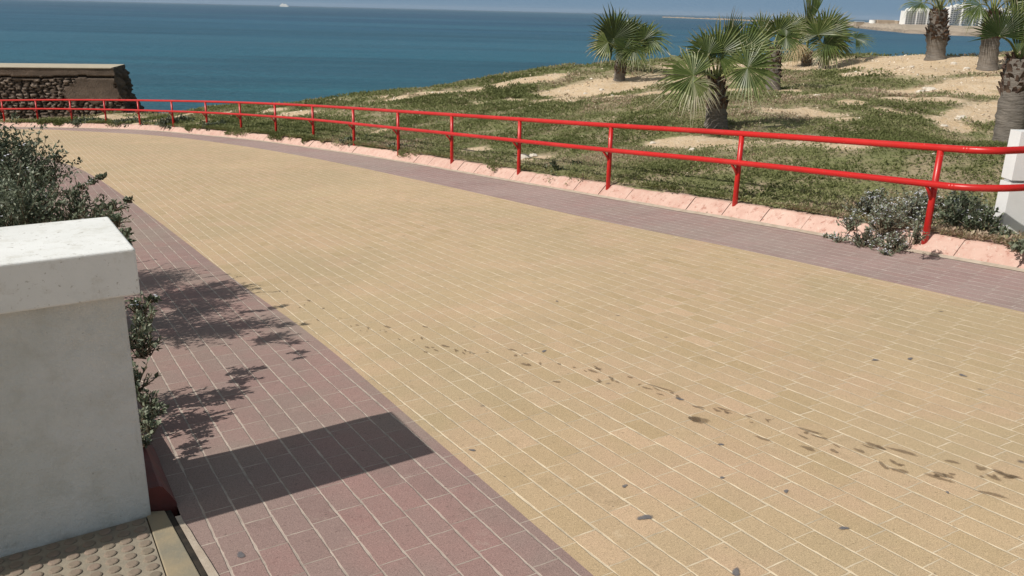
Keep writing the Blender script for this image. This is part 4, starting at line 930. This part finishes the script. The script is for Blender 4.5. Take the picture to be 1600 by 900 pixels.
# small pale stones scattered on the hill
M_pst=simple('pale_stone',(.62,.57,.50),(.5,.45,.38),12.,.9,.2,.5)
st=[(1277,150,.07),(940,141,.07),(915,142,.06),(1503,180,.09),(1475,197,.06),(1455,140,.10),(1440,143,.12),(1447,138,.09),(1020,222,.05),(1082,235,.06),(735,168,.05),(1497,182,.06),(1340,275,.05),(820,248,.10),(833,245,.07),(1510,108,.08),(1490,99,.09),(1425,104,.07)]
for i,(a,b,r_) in enumerate(st):
    h=hit(a,b); z=height([h[0]],[h[1]])[0]; n=8; mb=MB(); vs=[];rs=random.Random(i)
    for (rr,zz) in ((1,-.2),(1.05,.25),(.6,.6)):
        for k in range(n): w=2*math.pi*k/n; q=r_*rr*rs.uniform(.75,1.2); vs.append((h[0]+q*math.cos(w),h[1]+q*math.sin(w)*.8,z+r_*zz*rs.uniform(.8,1.1)))
    mb.add(vs,[(j*n+k,j*n+(k+1)%n,(j+1)*n+(k+1)%n,(j+1)*n+k) for j in range(2) for k in range(n)]+[tuple(2*n+k for k in range(n))])
    tag(mb.build('stone',[M_pst]),'small pale stone lying among the plants and sand on the hill','stone','pale stones scattered on the hill')

# ------------------------------------------------------------------ air
hz=bpy.data.materials.new('sea_haze'); hz.use_nodes=True; ht=hz.node_tree; ht.nodes.remove(ht.nodes['Principled BSDF'])
pv=ht.nodes.new('ShaderNodeVolumePrincipled'); pv.inputs['Color'].default_value=(.80,.88,1,1); pv.inputs['Density'].default_value=2.6e-5; ht.links.new(pv.outputs[0],ht.nodes['Material Output'].inputs['Volume'])
mb=MB(); mb.box((-12000,-200,-16),(24000,0,0),(0,15000,0),(0,0,60)); tag(mb.build('haze',[hz]),kind='stuff')

# ------------------------------------------------------------------ light
SUNV=np.array([.925,.51,-1.]); SUNV/=np.linalg.norm(SUNV)
sl=bpy.data.lights.new('sun','SUN'); sl.energy=4.0; sl.angle=R(.53); sl.color=(1,.95,.87); so=bpy.data.objects.new('sun',sl); col.objects.link(so)
so.rotation_euler=Vector(SUNV).to_track_quat('-Z','Y').to_euler()
el=math.asin(-SUNV[2]); azm=math.atan2(-SUNV[0],-SUNV[1])   # angle from +Y clockwise
w=bpy.data.worlds.new('World'); scn.world=w; w.use_nodes=True; nt=w.node_tree; bg=nt.nodes['Background']
sky=nt.nodes.new('ShaderNodeTexSky'); sky.sky_type='NISHITA'; sky.sun_disc=False; sky.sun_elevation=el; sky.sun_rotation=azm; sky.air_density=1.; sky.dust_density=.4; sky.ozone_density=2.; sky.altitude=0
WS=.12; bg.inputs[1].default_value=WS
tc=nt.nodes.new('ShaderNodeTexCoord'); sp_=nt.nodes.new('ShaderNodeSeparateXYZ'); nt.links.new(tc.outputs['Generated'],sp_.inputs[0])
mr_=nt.nodes.new('ShaderNodeMapRange'); mr_.interpolation_type='SMOOTHSTEP'; nt.links.new(sp_.outputs[2],mr_.inputs[0]); mr_.inputs[1].default_value=.0; mr_.inputs[2].default_value=.55
tn=nt.nodes.new('ShaderNodeMix'); tn.data_type='RGBA'; tn.blend_type='MULTIPLY'; tn.inputs[0].default_value=1; nt.links.new(sky.outputs[0],tn.inputs[6]); tn.inputs[7].default_value=(1.55,1.1,.68,1)
hz_=nt.nodes.new('ShaderNodeMix'); hz_.data_type='RGBA'; nt.links.new(mr_.outputs[0],hz_.inputs[0]); hz_.inputs[6].default_value=(.155/WS,.250/WS,.355/WS,1); nt.links.new(tn.outputs[2],hz_.inputs[7]); nt.links.new(hz_.outputs[2],bg.inputs[0])
scn.view_settings.view_transform='Standard'; scn.view_settings.look='None'; scn.view_settings.exposure=.10; scn.view_settings.gamma=1
scn.render.engine='CYCLES'; scn.cycles.use_denoising=True
scn.cycles.max_bounces=6; scn.cycles.transparent_max_bounces=4
